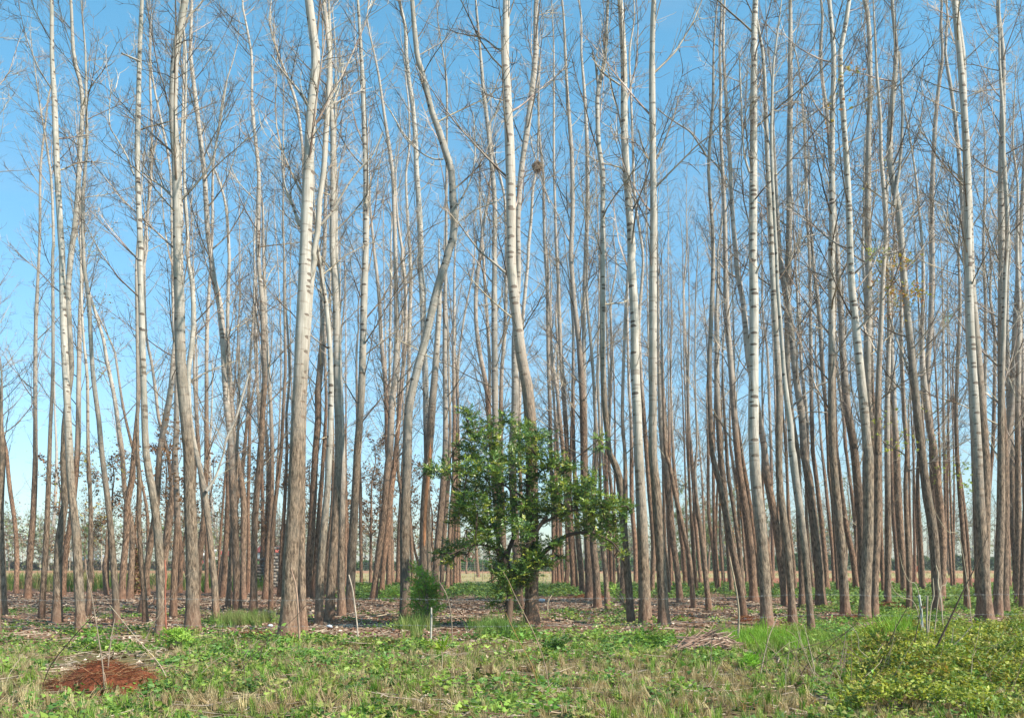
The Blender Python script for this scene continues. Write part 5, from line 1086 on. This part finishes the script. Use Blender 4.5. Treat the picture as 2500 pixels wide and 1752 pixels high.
def hedge(px0, px1, py_base, h, label, cols, n, seed):
    D_ = dist_of(py_base); r = np.random.default_rng(seed); x0, x1 = wx(px0, D_), wx(px1, D_)
    x = r.uniform(x0, x1, n); hh = h * (.65 + .45 * vnoise(x * .35, x * 0, seed) + .1 * vnoise(x * 1.7, x * 0, seed)); z = hh * r.uniform(0, 1, n) ** .7; y = D_ + r.uniform(-1, 1, n) * np.sqrt(np.clip(1 - (z / (h * 1.2)) ** 2, .05, 1)) * 1.3
    b_ = np.array([(x0 + x1) / 2, D_, 0]); cols = np.array(cols); root = tag(empty("hedge", tuple(b_)), label, "hedge", None)
    V, Q, C = scatter([plant(660 + k, 6, .25, .25, .28, .2) for k in range(5)], np.stack([x, y, z], -1) - b_, r.uniform(0, 6.28, n), r.uniform(.7, 1.3, n), np.abs(r.normal(0, .9, n)), None, cols[r.integers(0, len(cols), n)], .2, r)
    mk("foliage", V, Q, LEAF, root, None, C, False)
    SB = Bag()
    for k in range(40):
        xx = r.uniform(x0, x1); V, Q, U = tube(np.array([[xx, D_, 0], [xx + r.normal(0, .2), D_, h * .4], [xx + r.normal(0, .4), D_ + r.normal(0, .3), h * .7]]) - b_, [.05, .04, .02], 4); SB.add(V, Q, U)
    SB.build("stems", STEM, root)
HG = [(.08, .17, .035), (.12, .23, .05), (.06, .12, .03)]
hedge(1020, 1560, 1394, 2.0, "low green hedge at the far edge of the field behind the leafy bush", HG, 5200, 1)
hedge(1600, 1960, 1393, 3.0, "dark green hedge beyond the field behind the pale leaning poplar", [(.05, .11, .03), (.09, .17, .04), (.14, .20, .06)], 4600, 2)
hedge(2010, 2600, 1392, 2.8, "dense dark hedge beyond the ploughed strip at the right side", [(.05, .10, .03), (.09, .15, .04), (.10, .12, .05)], 5200, 3)
hedge(-120, 470, 1391, 1.6, "brownish scrub hedge beyond the straw field at the left side", [(.20, .15, .09), (.16, .11, .07), (.17, .18, .07)], 4200, 4)
hedge(470, 1010, 1392, 1.8, "patchy green hedge beyond the field between low-forked and elbow-bent poplars", [(.13, .20, .05), (.09, .16, .04), (.20, .2, .09)], 4600, 5)

# ------------------------------------------------------------------ buildings far behind
def boxq(x0, x1, y0, y1, z0, z1):
    V = np.array([[x0, y0, z0], [x1, y0, z0], [x1, y1, z0], [x0, y1, z0], [x0, y0, z1], [x1, y0, z1], [x1, y1, z1], [x0, y1, z1]], float)
    return V, np.array([[0, 3, 2, 1], [4, 5, 6, 7], [0, 1, 5, 4], [1, 2, 6, 5], [2, 3, 7, 6], [3, 0, 4, 7]])
WHITE = plain("white_render", (.80, .79, .76), var=.05); REDROOF = plain("red_roof", (.42, .09, .06), var=.2); GREYROOF = plain("grey_roof", (.33, .34, .35), var=.1)
PANE = plain("dark_pane", (.03, .04, .05), .2); DOORM = plain("red_door", (.35, .07, .06))
def house(px, D_, wd, h, roofmat, label, dp=6.0):
    x = wx(px, D_); root = tag(empty("house", (x, D_, 0)), label, "house")
    B = Bag(); B.add(*boxq(-wd / 2, wd / 2, 0, dp, 0, h)); B.build("wall", WHITE, root, False)
    e_ = .35; rh = 1.3
    V = np.array([[-wd / 2 - e_, -e_, h], [wd / 2 + e_, -e_, h], [wd / 2 + e_, dp / 2, h + rh], [-wd / 2 - e_, dp / 2, h + rh], [wd / 2 + e_, dp + e_, h], [-wd / 2 - e_, dp + e_, h]])
    V = np.vstack([V, V + [0, 0, .18]])
    Q = np.array([[6, 7, 8, 9], [9, 8, 10, 11], [0, 3, 2, 1], [3, 5, 4, 2], [0, 1, 7, 6], [4, 5, 11, 10], [1, 2, 8, 7], [2, 4, 10, 8], [3, 0, 6, 9], [5, 3, 9, 11]])
    mk("roof", V, Q, roofmat, root, smooth=False)
    B = Bag(); B.add(*boxq(-.45, .45, -.06, .02, .02, 2.1)); B.build("door", DOORM, root, False)
    for sx in (-wd * .3, wd * .3):
        B = Bag(); B.add(*boxq(sx - .5, sx + .5, -.05, .02, 1.1, 2.1)); B.build("window", PANE, root, False)
house(491, 176, 3.4, 2.7, WHITE, "white house with white roof glimpsed beyond the field right of the V-branched poplar")
house(226, 185, 5.0, 1.7, GREYROOF, "long low white house beyond the field near the left edge")
house(533, 190, 4.6, 2.6, REDROOF, "white house with red roof glimpsed beyond the field at the low-forked poplar")
house(660, 200, 6.0, 3.8, REDROOF, "far white house with red roof just left of the thickest poplar")

# ruined block wall close behind the thickest poplar
D_ = 57.0; BRK = plain("grey_block", (.30, .26, .22), var=.3, scale=3, bump=.02); BRK2 = plain("dark_block", (.17, .14, .12), var=.3, scale=3, bump=.02)
def ruin(px0, px1, rows, hb_, mat, label, seed, D_):
    x0, x1 = wx(px0, D_), wx(px1, D_); root = tag(empty("block_wall", ((x0 + x1) / 2, D_, 0)), label, "wall"); B = Bag(); r = np.random.default_rng(seed); w = (x1 - x0)
    for j in range(rows):
        x = -w / 2 + (0 if j % 2 else -.12)
        while x < w / 2 - .1:
            L = r.uniform(.34, .44); x2 = min(x + L, w / 2 + .05); 
            if not (j > rows - 3 and r.random() < .35): B.add(*boxq(x, x2 - .02, r.normal(0, .012), .22, j * hb_ + .01, (j + 1) * hb_ - .012))
            x = x2
    B.build("blocks", mat, root, False)
    B = Bag(); B.add(*boxq(-w / 2, w / 2 - .06, .03, .19, 0, (rows - 2) * hb_)); B.build("mortar", plain("mortar", (.14, .12, .10)), root, False)
ruin(664, 694, 13, .2, BRK, "tan block wall end glimpsed just left of the thickest poplar", 1, 57.0)
ruin(628, 650, 9, .21, BRK2, "dark grey ruined block wall seen between the slim brown poplars", 2, 60.0)

# small orange thing at the hedge foot
x, D_ = wx(2241, 150), 150.0; V, Q, U = tube(np.array([[0, 0, 0], [0, 0, .15], [.03, 0, .6], [.0, 0, 1.0], [0, 0, 1.1]]), [.34, .42, .40, .25, .05], 12, .08, 4)
ob = tag(empty("orange_sack", (x, D_, 0)), "small bright orange sack-like heap at the hedge foot near the right edge", "sack"); mk("body", V, Q, plain("orange_cloth", (.55, .13, .03), var=.35, scale=4), ob)
V, Q, U = tube(np.array([[0, 0, 1.05], [0, 0, 1.15], [.02, 0, 1.28]]), [.05, .06, .12], 8); mk("tie", V, Q, plain("pale_tie", (.6, .5, .42)), ob)

# ------------------------------------------------------------------ fences
WIRE = plain("fence_wire", (.30, .31, .31), .5, var=.1)
def stick(name, pts, label, mat, cat="stake", group=None, extend=None, sides=6, parent=None, d=None, rmin=.004, base=None):
    """bare stake or stem from its foot (first point) upwards; pts in photo pixels with width"""
    D_ = d or dist_of(pts[0][1]); x0 = wx(pts[0][0], D_); b_ = np.array([x0, D_, 0.0]) if base is None else base
    r = np.random.default_rng(int(pts[0][0] * 7)); k = r.uniform(-.3, .3)
    L = []
    for i_, p in enumerate(pts):
        t_ = i_ / max(1, len(pts) - 1); dd = D_ + k * t_; L.append((wx(p[0], dd), dd, wz(p[1], dd), max(rmin, p[2] * dd / F / 2)))
    L = np.array(L)
    if base is None: L[0, 2] = -.05
    C_ = catmull(L, 5); V, Q, U = tube(C_[:, :3] - b_, C_[:, 3] * (1 + r.normal(0, .06, len(C_))), sides, .05, 1)
    o = mk(name, V, Q, mat, parent, U, loc=None if parent is not None else tuple(b_))
    if parent is None: tag(o, label, cat, group)
    return o
def cA(l): return [(127 + a_ / K, 1100 + b_ / K, w_ / K) for a_, b_, w_ in l]
def cB(l): return [(877 + a_ / K, 1100 + b_ / K, w_ / K) for a_, b_, w_ in l]
def cC(l): return [(1627 + a_ / K, 1100 + b_ / K, w_ / K) for a_, b_, w_ in l]
REDST = plain("red_stick", (.30, .11, .07), var=.4)
fb = np.array([0, 17.2, 0.0]); fence = tag(empty("wire_fence", tuple(fb)), "barbed wire fence of thin pale strands on rough stakes along the front of the plantation", "fence")
stk = [cA([(852, 1440, 15), (850, 1250, 14), (845, 1080, 13), (850, 950, 14), (843, 815, 10)]),
 cA([(1850, 1440, 17), (1845, 1300, 16), (1835, 1130, 15), (1820, 1000, 13), (1800, 930, 12), (1785, 870, 9)]),
 cA([(2290, 1440, 15), (2280, 1300, 13), (2262, 1150, 12), (2245, 1030, 11), (2218, 925, 9)]),
 cB([(535, 1420, 16), (537, 1350, 16), (540, 1250, 15), (538, 1170, 13)]),
 cB([(700, 1420, 9), (692, 1300, 9), (680, 1180, 9), (650, 1070, 8), (600, 980, 7)]),
 cC([(535, 1420, 19), (540, 1300, 16), (542, 1200, 14), (525, 1060, 13), (500, 930, 11), (470, 785, 9)]),
 cC([(1945, 1540, 16), (1950, 1400, 15), (1947, 1250, 14), (1950, 1080, 13)]),
 cC([(1915, 1300, 15), (1908, 1240, 17), (1898, 1150, 17), (1888, 1075, 16)])]
mats = [REDST, plain("weathered_stake", (.33, .22, .16), var=.3, scale=10), plain("grey_stake", (.42, .34, .27), var=.3), plain("whitish_post", (.38, .35, .30), var=.2, scale=20), STEM, PALESTEM, plain("grey_brown_stake", (.30, .25, .19), var=.3), plain("white_blue_post", (.50, .54, .57), var=.3)]
stlab = ["split red-brown stake beside the white poplar", "tall reddish bare stake in front of the thickest poplar", "tall grey bare stake right of the thickest poplar", "short whitish post below the sapling", "thin bent stake right of the short whitish post", "tall pale stake in front of the pale leaning poplar", "upright grey stake in the yellow thicket", "short bluish-white leaning post in the yellow thicket"]
for p_, m_, l_ in zip(stk, mats, stlab):
    D_ = 17.35 if p_[0][1] < 1590 else 15.6
    b_ = dist_of(1574) if p_[0][1] < 1590 else dist_of(p_[0][1])
    p2 = [(p_[0][0], HY + CH * F / b_ + 2, p_[0][2])] + p_[1:]
    o = stick("stake", p2, None, m_, parent=fence, d=b_, base=fb); o["label"] = l_
for (ya, yb, yc, nm) in ((1463, 1462, 1452, 'w'), (1528, 1526, 1500, 'w')):
    P_ = []
    for px in np.arange(-120, 2660, 20.0):
        t_ = ss(np.array(px), 1400, 2100); d_ = 17.3 - .5 * t_; pyw = ya + (yb - ya) * min(1, px / 1250) + (yc - yb) * t_ + 2.2 * sin(px * .012) + .8 * sin(px * .11)
        P_.append([wx(px, d_), d_, wz(pyw, d_)])
    P_ = np.array(P_); V, Q, U = tube(P_ - fb, np.full(len(P_), .0014), 5); Bw = Bag(); Bw.add(V, Q, U)
    for q in P_[::1]:   # barbs
        for s_ in (-1, 1):
            V, Q, U = tube(np.array([q + [-.02, 0, -.02 * s_], q + [.02, 0, .02 * s_]]) - fb, [.0016, .0016], 3); Bw.add(V, Q, U)
    Bw.build("wire", WIRE, fence, False)
# mesh fence along the back of the plantation
fb2 = np.array([wx(1180, 78), 78.0, 0]); bf = tag(empty("mesh_fence", tuple(fb2)), "thin wire mesh fence with slim posts across the back gap, behind the leafy bush", "fence")
for px in range(880, 1560, 34):
    x_ = wx(px + 8 * sin(px), 78); V, Q, U = tube(np.array([[x_, 78, 0], [x_ + .03, 78, .9], [x_, 78, 1.75]]) - fb2, [.03, .028, .025], 5); mk("post", V, Q, STEM, bf, U)
MB = Bag()
for z_ in np.arange(.15, 1.6, .2): V, Q, U = tube(np.array([[wx(880, 78), 78, z_], [wx(1550, 78), 78, z_ + .03]]) - fb2, [.007, .007], 3); MB.add(V, Q, U)
for x_ in np.arange(wx(880, 78), wx(1550, 78), .3): V, Q, U = tube(np.array([[x_, 78, .1], [x_, 78, 1.55]]) - fb2, [.005, .005], 3); MB.add(V, Q, U)
MB.build("wire_mesh", WIRE, bf, False)

# ------------------------------------------------------------------ bare stems, vines and sticks in front
def ext(p, py=1678):
    """carry a stem that leaves the photo's lower edge down to its foot"""
    (x1, y1, w1), (x0, y0, w0) = p[0], p[1]; t_ = (py - y1) / (y1 - y0) if y1 != y0 else 0
    return [(x1 + (x1 - x0) * t_ * .6, py, w1 * 1.1)] + p
FG = "bare stems in the front growth"
for p_, m_, l_ in [
 (ext(cA([(-10, 1604, 8), (150, 1400, 7), (260, 1280, 6), (345, 1190, 4)])), DARKSTEM, "dark bare stem slanting up from the red soil mound's left end"),
 (ext(cA([(378, 1604, 11), (345, 1380, 9), (300, 1100, 8), (262, 930, 6), (250, 850, 4)]), 1700), STEM, "tall brown bare stem rising through the red soil mound"),
 (ext(cA([(420, 1604, 9), (445, 1380, 7), (470, 1250, 5)]), 1690), STEM, "short brown stem right of the tall one on the red soil mound"),
 (ext(cA([(810, 1604, 7), (650, 1420, 6), (520, 1260, 5), (430, 1150, 4)])), PALESTEM, "pale thin stem slanting leftward, right of the red soil mound"),
 (cA([(640, 1540, 6), (730, 1340, 6), (840, 1170, 5), (980, 960, 4), (1060, 890, 3)]), STEM, "thin stem slanting rightward in front of the white poplar's foot"),
 (ext(cA([(1440, 1604, 6), (1640, 1400, 5), (1800, 1260, 4), (1900, 1150, 3)])), DARKSTEM, "dark thin stem slanting rightward before the thickest poplar"),
 (ext(cB([(1390, 1604, 9), (1330, 1420, 8), (1270, 1290, 8), (1160, 1070, 7), (1120, 980, 6), (1075, 900, 4)])), plain("brown_stem", (.27, .19, .13)), "long bare stem slanting leftward across the leafy bush's trunk"),
 (ext(cB([(1290, 1604, 6), (1170, 1370, 5), (1095, 1210, 4)])), plain("orange_stem", (.34, .2, .08)), "thin orange-tinged stem left of the long one at the leafy bush"),
 (ext(cC([(1955, 1604, 17), (2060, 1380, 15), (2150, 1190, 12), (2230, 1020, 10), (2310, 860, 8), (2400, 640, 5)]), 1665), DARKSTEM, "thick dark bare stem slanting across the yellow thicket"),
 (ext(cC([(1828, 1604, 10), (1870, 1350, 8), (1900, 1200, 7), (1920, 1110, 5)]), 1665), DARKSTEM, "slim dark upright stem left of the grey stake in the yellow thicket"),
 (ext(cC([(1600, 1604, 9), (1660, 1450, 8), (1720, 1310, 7), (1795, 1180, 4)]), 1660), DARKSTEM, "dark slanting stem at the left side of the yellow thicket"),
 (ext(cC([(715, 1604, 8), (770, 1380, 6), (835, 1230, 4)]), 1660), PALESTEM, "pale straw stem slanting rightward in the bright grass"),
 (ext(cC([(1100, 1604, 8), (1065, 1450, 6), (1030, 1300, 4)]), 1660), PALESTEM, "pale straw stem slanting leftward before the smooth poplar"),
 (ext(cC([(680, 1604, 6), (950, 1490, 5), (1200, 1420, 4), (1400, 1330, 3)]), 1660), DARKSTEM, "dark arching stem lying low over the bright grass"),
 (ext(cC([(1050, 1604, 6), (1180, 1500, 5), (1300, 1390, 4), (1420, 1290, 3)]), 1650), DARKSTEM, "second dark stem rising right over the bright grass"),
 (ext(cC([(955, 1604, 5), (985, 1450, 4), (1000, 1330, 3)]), 1650), STEM, "thin upright stem in the bright grass before the ringed poplar"),
 (ext(cC([(330, 1604, 6), (335, 1450, 5), (345, 1330, 3)]), 1650), STEM, "thin upright stem right of the brushwood heap"),
 (ext(cC([(1300, 1604, 7), (1330, 1440, 6), (1340, 1340, 4)]), 1650), STEM, "thin brown upright stem left of the yellow thicket"),
 (ext(cC([(2030, 1604, 9), (2120, 1480, 8), (2200, 1400, 7), (2290, 1300, 5)]), 1650), PALESTEM, "pale bare stem slanting rightward low in the yellow thicket"),
 (ext(cC([(1510, 1604, 7), (1560, 1530, 6), (1620, 1440, 5)]), 1645), PALESTEM, "pale short stem at the thicket's left front"),
 (ext(cC([(2120, 1604, 6), (2130, 1450, 5), (2145, 1320, 4)]), 1645), PALESTEM, "pale upright stem near the right edge in the yellow thicket"),
 (ext(cC([(1520, 1560, 7), (1440, 1480, 6), (1435, 1400, 6), (1400, 1330, 5), (1355, 1290, 3)]), 1640), PALESTEM, "pale crooked stem bending left at the thicket's edge"),
 (cB([(1412, 1215, 10), (1408, 1150, 10), (1420, 1110, 9), (1440, 1078, 6)]), PALESTEM, "pale curved stub standing in the litter right of the bowed poplar"),
 (cB([(210, 1440, 9), (180, 1370, 8), (140, 1320, 6)]), STEM, "short dark stick leaning in the weeds left of the elbow-bent poplar"),
]: stick("bare_stem", p_, l_, m_, "stem", FG)
stick("dead_vine", cC([(2075, 1215, 10), (2055, 1150, 10), (2040, 1050, 11), (2030, 980, 10), (2032, 920, 9), (2015, 855, 7)]), "white dead vine standing against the pale poplar at the yellow thicket", PALESTEM, "vine", None, d=17.9)
stick("dead_vine", cC([(1945, 1290, 9), (1975, 1180, 9), (1998, 1090, 8), (1995, 1000, 7), (1992, 950, 5)]), "white curved vine right of the grey stake in the yellow thicket", PALESTEM, "vine", None, d=16.3)
stick("dead_vine", cC([(1985, 1120, 8), (2040, 1060, 7), (2085, 1000, 6), (2100, 960, 4)]), "white vine shoot slanting right in front of the pale leaning poplar", PALESTEM, "vine", None, d=16.4)
stick("hanging_vine", cC([(1950, 1080, 7), (1880, 1040, 6), (1810, 970, 6), (1765, 870, 5), (1740, 760, 4)]), "pale vine sagging down to the grey stake in the yellow thicket", PALESTEM, "vine", None, d=16.2)
stick("hanging_vine", cC([(1940, 1200, 6), (1860, 1150, 6), (1760, 1095, 6), (1700, 1040, 5), (1675, 980, 4)]), "pale vine sagging behind the bluish post", PALESTEM, "vine", None, d=16.9)
stick("hanging_vine", cC([(2296, 740, 6), (2200, 690, 6), (2100, 600, 5), (2020, 480, 4), (1965, 340, 3)]), "long pale vine looping between two poplars at the right side", PALESTEM, "vine", None, d=19.5)
# branch pieces lying on the ground
def lying(pts, label, mat, R=.02):
    b_ = None; L = []
    for (px, py, w) in pts:
        D_ = dist_of(py); L.append((wx(px, D_), D_, .05 + w * D_ / F, w * D_ / F / 2))
    L = np.array(L); b_ = L[0, :3].copy(); C_ = catmull(L, 4); V, Q, U = tube(C_[:, :3] - b_, C_[:, 3], 6, .05, 2)
    tag(mk("fallen_branch", V, Q, mat, None, U, loc=tuple(b_)), label, "branch", "branches lying on the ground")
lying(cA([(1890, 1450, 12), (1920, 1420, 13), (1970, 1385, 12), (2035, 1358, 9)]), "pale bare branch piece lying in the weeds right of the thickest poplar", PALESTEM)
lying(cA([(1730, 1430, 7), (1850, 1480, 7), (1940, 1510, 6), (2010, 1535, 5)]), "long thin pale branch lying in the weeds below the thickest poplar", PALESTEM)
lying(cA([(2130, 1480, 6), (2190, 1510, 6), (2240, 1560, 5)]), "thin grey branch lying below the second tall stake", STEM)
lying(cB([(0, 1265, 10), (120, 1258, 10), (230, 1240, 9), (300, 1232, 7)]), "pale brown branch lying on the litter left of the elbow-bent poplar", PALESTEM)
lying(cA([(2180, 1280, 8), (2260, 1250, 8), (2350, 1240, 7)]), "thin brown branch lying on the litter behind the second tall stake", STEM)
lying(cC([(600, 1260, 7), (650, 1240, 7), (710, 1232, 5)]), "small pale branch lying at the thick straight grey poplar's foot", PALESTEM)

# brushwood heap
D_ = dist_of(1602); b_ = np.array([wx(1735, D_), D_ + .25, 0]); bw = tag(empty("brushwood_heap", tuple(b_)), "heap of brown bark strips and sticks lying in the grass before the leaning poplar", "heap")
BRW = plain("dry_bark_strip", (.30, .19, .14), var=.45, scale=6); B1, B2 = Bag(), Bag(); r = np.random.default_rng(8)
for k in range(230):
    q = r.uniform(-1, 1); cx_ = q * .5; hh = .26 * (1 - q * q) * r.uniform(0, 1) + .02; ang = r.normal(.35, .25) * (1 if q < .5 else -1); L_ = r.uniform(.25, .75)
    u = np.array([cos(ang), r.normal(0, .35), sin(ang) * .6]) * L_ / 2; c_ = np.array([cx_, r.normal(0, .22), hh + .03 + abs(u[2])])
    P_ = np.array([c_ - u, c_ + r.normal(0, .02, 3), c_ + u]); P_[:, 2] = np.maximum(P_[:, 2], .015)
    V, Q, U = tube(P_, np.array([1, 1.2, .6]) * r.uniform(.005, .013), 5, .2, k); (B1 if k % 4 else B2).add(V, Q, U)
B1.build("bark_strips", BRW, bw); B2.build("pale_sticks", plain("pale_wood", (.48, .36, .27), var=.25), bw)
# red soil mounds
MOUND = plain("red_soil_straw", (.15, .045, .02), .95, var=.45, scale=9, bump=.03)
def soil_mound(px, py, rx, ry, h, label, seed, fib=True):
    D_ = dist_of(py); b_ = np.array([wx(px, D_), D_, 0]); root = tag(empty("soil_mound", tuple(b_)), label, "mound", "mounds of red soil"); n = 40
    r = np.random.default_rng(seed); g = np.linspace(-1, 1, n); X, Y = np.meshgrid(g, g); q = np.sqrt(X ** 2 + Y ** 2); Z = h * np.clip(1 - q ** 2, 0, 1) ** 1.1 * (.75 + .5 * vnoise(X * 3 + seed, Y * 3, seed)) + .05 * (vnoise(X * 12, Y * 12, seed) - .5) * (q < 1) * min(1, h * 5) - .03
    i_ = (np.arange(n - 1)[:, None] * n + np.arange(n - 1)[None, :]); Qm = np.stack([i_, i_ + 1, i_ + n + 1, i_ + n], -1).reshape(-1, 4)
    mk("soil", np.stack([X * rx, Y * ry, Z], -1).reshape(-1, 3), Qm, MOUND, root)
    N_ = int(2600 * rx * ry) + 60; a_, k_ = r.uniform(0, 6.28, N_), np.sqrt(r.uniform(0, 1, N_)) * .93; x_, y_ = np.cos(a_) * k_, np.sin(a_) * k_
    z_ = h * np.clip(1 - k_ ** 2, 0, 1) ** 1.1 * (.75 + .5 * vnoise(x_ * 3 + seed, y_ * 3, seed)); fc = np.array([(.22, .075, .03), (.12, .04, .02), (.42, .25, .13), (.17, .06, .025)])
    V, Q, C = scatter(TW, np.stack([x_ * rx, y_ * ry, z_], -1), r.uniform(0, 6.28, N_), r.uniform(.25, .6, N_), np.abs(r.normal(0, .3, N_)), None, fc[r.integers(0, 4, N_)], .2, r)
    mk("straw", V, Q, DRY, root, None, C, False)
soil_mound(262, 1685, .84, .6, .38, "rust-red mound of soil and straw at the lower left corner", 1)
soil_mound(790, 1640, .35, .2, .09, "small rust-red soil heap at the bottom below the second tall stake", 2)
soil_mound(735, 1574, .3, .25, .10, "small rust-red soil heap at the thickest poplar's foot", 3)
soil_mound(1822, 1515, .45, .5, .12, "red soil heap at the foot of the pale leaning poplar", 4)
soil_mound(1440, 1460, .9, .8, .2, "red soil heap at the foot of the dark straight poplar", 5)
soil_mound(2080, 1510, .55, .6, .12, "red soil patch heap behind the pale poplar with a twin", 6)
soil_mound(2180, 1482, .9, .8, .18, "red leafy soil heap at the upright poplar behind the yellow thicket", 7)
soil_mound(620, 1553, .8, .4, .08, "flat red soil heap left of the thickest poplar behind the weeds", 8)
# tangle of dry bare stems along the front corners
r = np.random.default_rng(44); TB = Bag()
for k in range(150):
    D_ = r.uniform(10.5, 15.5); px = r.choice([r.uniform(1850, 2600), r.uniform(-80, 700), r.uniform(1600, 2100)], p=[.6, .25, .15]); x0 = wx(px, D_); L_ = r.uniform(.25, .9) * (1 if px > 1850 else .7); az = r.uniform(0, 6.28); el = r.uniform(.6, 1.4)
    P_ = [np.array([x0, D_, 0.0])]
    for j in range(5): el += r.normal(-.06, .12); az += r.normal(0, .2); P_.append(P_[-1] + np.array([cos(el) * cos(az), cos(el) * sin(az), sin(el)]) * L_ / 5)
    kk = r.random(); c_ = (.42, .33, .24) if kk < .4 else ((.22, .15, .11) if kk < .8 else (.09, .06, .045)); V, Q, U = tube(np.array(P_), np.linspace(.005, .0025, 6), 4); TB.add(V, Q, U, c_)
tag(TB.build("dry_stem_tangle", DRY, None, False), "tangle of thin dry stems standing in the front growth", None, None, "stuff")
# dead ivy-grown stump
D_ = dist_of(1451); b_ = np.array([wx(333, D_), D_, 0]); sp = tag(empty("tree_stump", tuple(b_)), "broken stump wrapped in dead ivy, left of the white poplar", "stump")
V, Q, U = tube(np.array([[0, 0, -.05], [.02, 0, .5], [-.03, 0, 1.3], [0, 0, 2.0], [.02, 0, 2.25]]), [.34, .27, .24, .17, .06], 12, .1, 6); tr = mk("trunk", V, Q, BARK, sp, U); tr['bark_h'] = 30.0; tr['tone'] = .9
r = np.random.default_rng(2); n_ = 900; a_, z_ = r.uniform(0, 6.28, n_), r.uniform(.1, 2.3, n_); rr_ = .34 - .09 * z_ + r.uniform(0, .08, n_); lc = np.array([(.30, .24, .09), (.20, .17, .06), (.14, .08, .05), (.26, .13, .08)])
V, Q, C = scatter([plant(680 + k, 3, .06, .06, .1, .08) for k in range(3)], np.stack([np.cos(a_) * rr_, np.sin(a_) * rr_, z_], -1), r.uniform(0, 6.28, n_), np.full(n_, 1.0), np.abs(r.normal(0, .9, n_)), None, lc[r.integers(0, 4, n_)], .2, r); mk("ivy", V, Q, DRY, sp, None, C, False)
# bird nest high between the poplars
D_ = 33.0; c3 = np.array([wx(1311, D_), D_, wz(408, D_)]); NB = Bag(); r = np.random.default_rng(6)
for k in range(240):
    v = r.normal(0, 1, 3); v /= np.linalg.norm(v); v *= np.array([.16, .16, .22]) * r.uniform(.6, 1); t3 = np.cross(v, r.normal(0, 1, 3)); t3 /= np.linalg.norm(t3); L_ = r.uniform(.08, .2)
    V, Q, U = tube(np.array([v - t3 * L_, v + r.normal(0, .01, 3), v + t3 * L_]), [.005, .006, .004], 3); NB.add(V, Q, U, tuple(np.array([.22, .16, .11]) * r.uniform(.4, 1.9)))
tag(NB.build("bird_nest", DRY, None, False), "ragged bird nest of twigs high up, right of the big bowed poplar", "nest"); bpy.data.objects["bird_nest"].location = tuple(c3)
# litter: crumpled plastic
PLA = plain("blue_white_plastic", (.55, .62, .70), .35, var=.2)
for (px, py, s_, l_) in ((660, 1530, .07, "crumpled blue plastic scrap left of the thickest poplar"), (805, 1531, .07, "flattened pale blue plastic scrap right of the thickest poplar"), (1322, 1469, .14, "crumpled white plastic scrap just right of the bowed poplar")):
    D_ = dist_of(py); r = np.random.default_rng(px); th, ph = np.meshgrid(np.linspace(0, 2 * pi, 13), np.linspace(0, pi, 8)); R_ = s_ * (1 + r.normal(0, .22, th.shape)); R_[:, -1] = R_[:, 0]
    V = np.stack([R_ * np.sin(ph) * np.cos(th), R_ * np.sin(ph) * np.sin(th), R_ * np.cos(ph) * .5 + s_ * .45], -1).reshape(-1, 3); i_ = (np.arange(7)[:, None] * 13 + np.arange(12)[None, :]); Q = np.stack([i_, i_ + 13, i_ + 14, i_ + 1], -1).reshape(-1, 4)
    tag(mk("plastic_scrap", V, Q, PLA, None, None, None, False, (wx(px, D_), D_, 0)), l_, "litter", "plastic litter")
# ------------------------------------------------------------------ the hazy air
hm = bpy.data.materials.new("haze_air"); hm.use_nodes = True; ht = hm.node_tree; ht.nodes.clear()
ho = ht.nodes.new("ShaderNodeOutputMaterial"); hp = ht.nodes.new("ShaderNodeVolumePrincipled")
hp.inputs["Color"].default_value = (.80, .90, 1.0, 1); hp.inputs["Density"].default_value = .00045; hp.inputs["Anisotropy"].default_value = .2
ht.links.new(hp.outputs[0], ho.inputs["Volume"])
hV, hQ = boxq(-450, 450, -40, 420, -1.5, 45)
tag(mk("haze", hV, hQ, hm, smooth=False), kind="stuff")
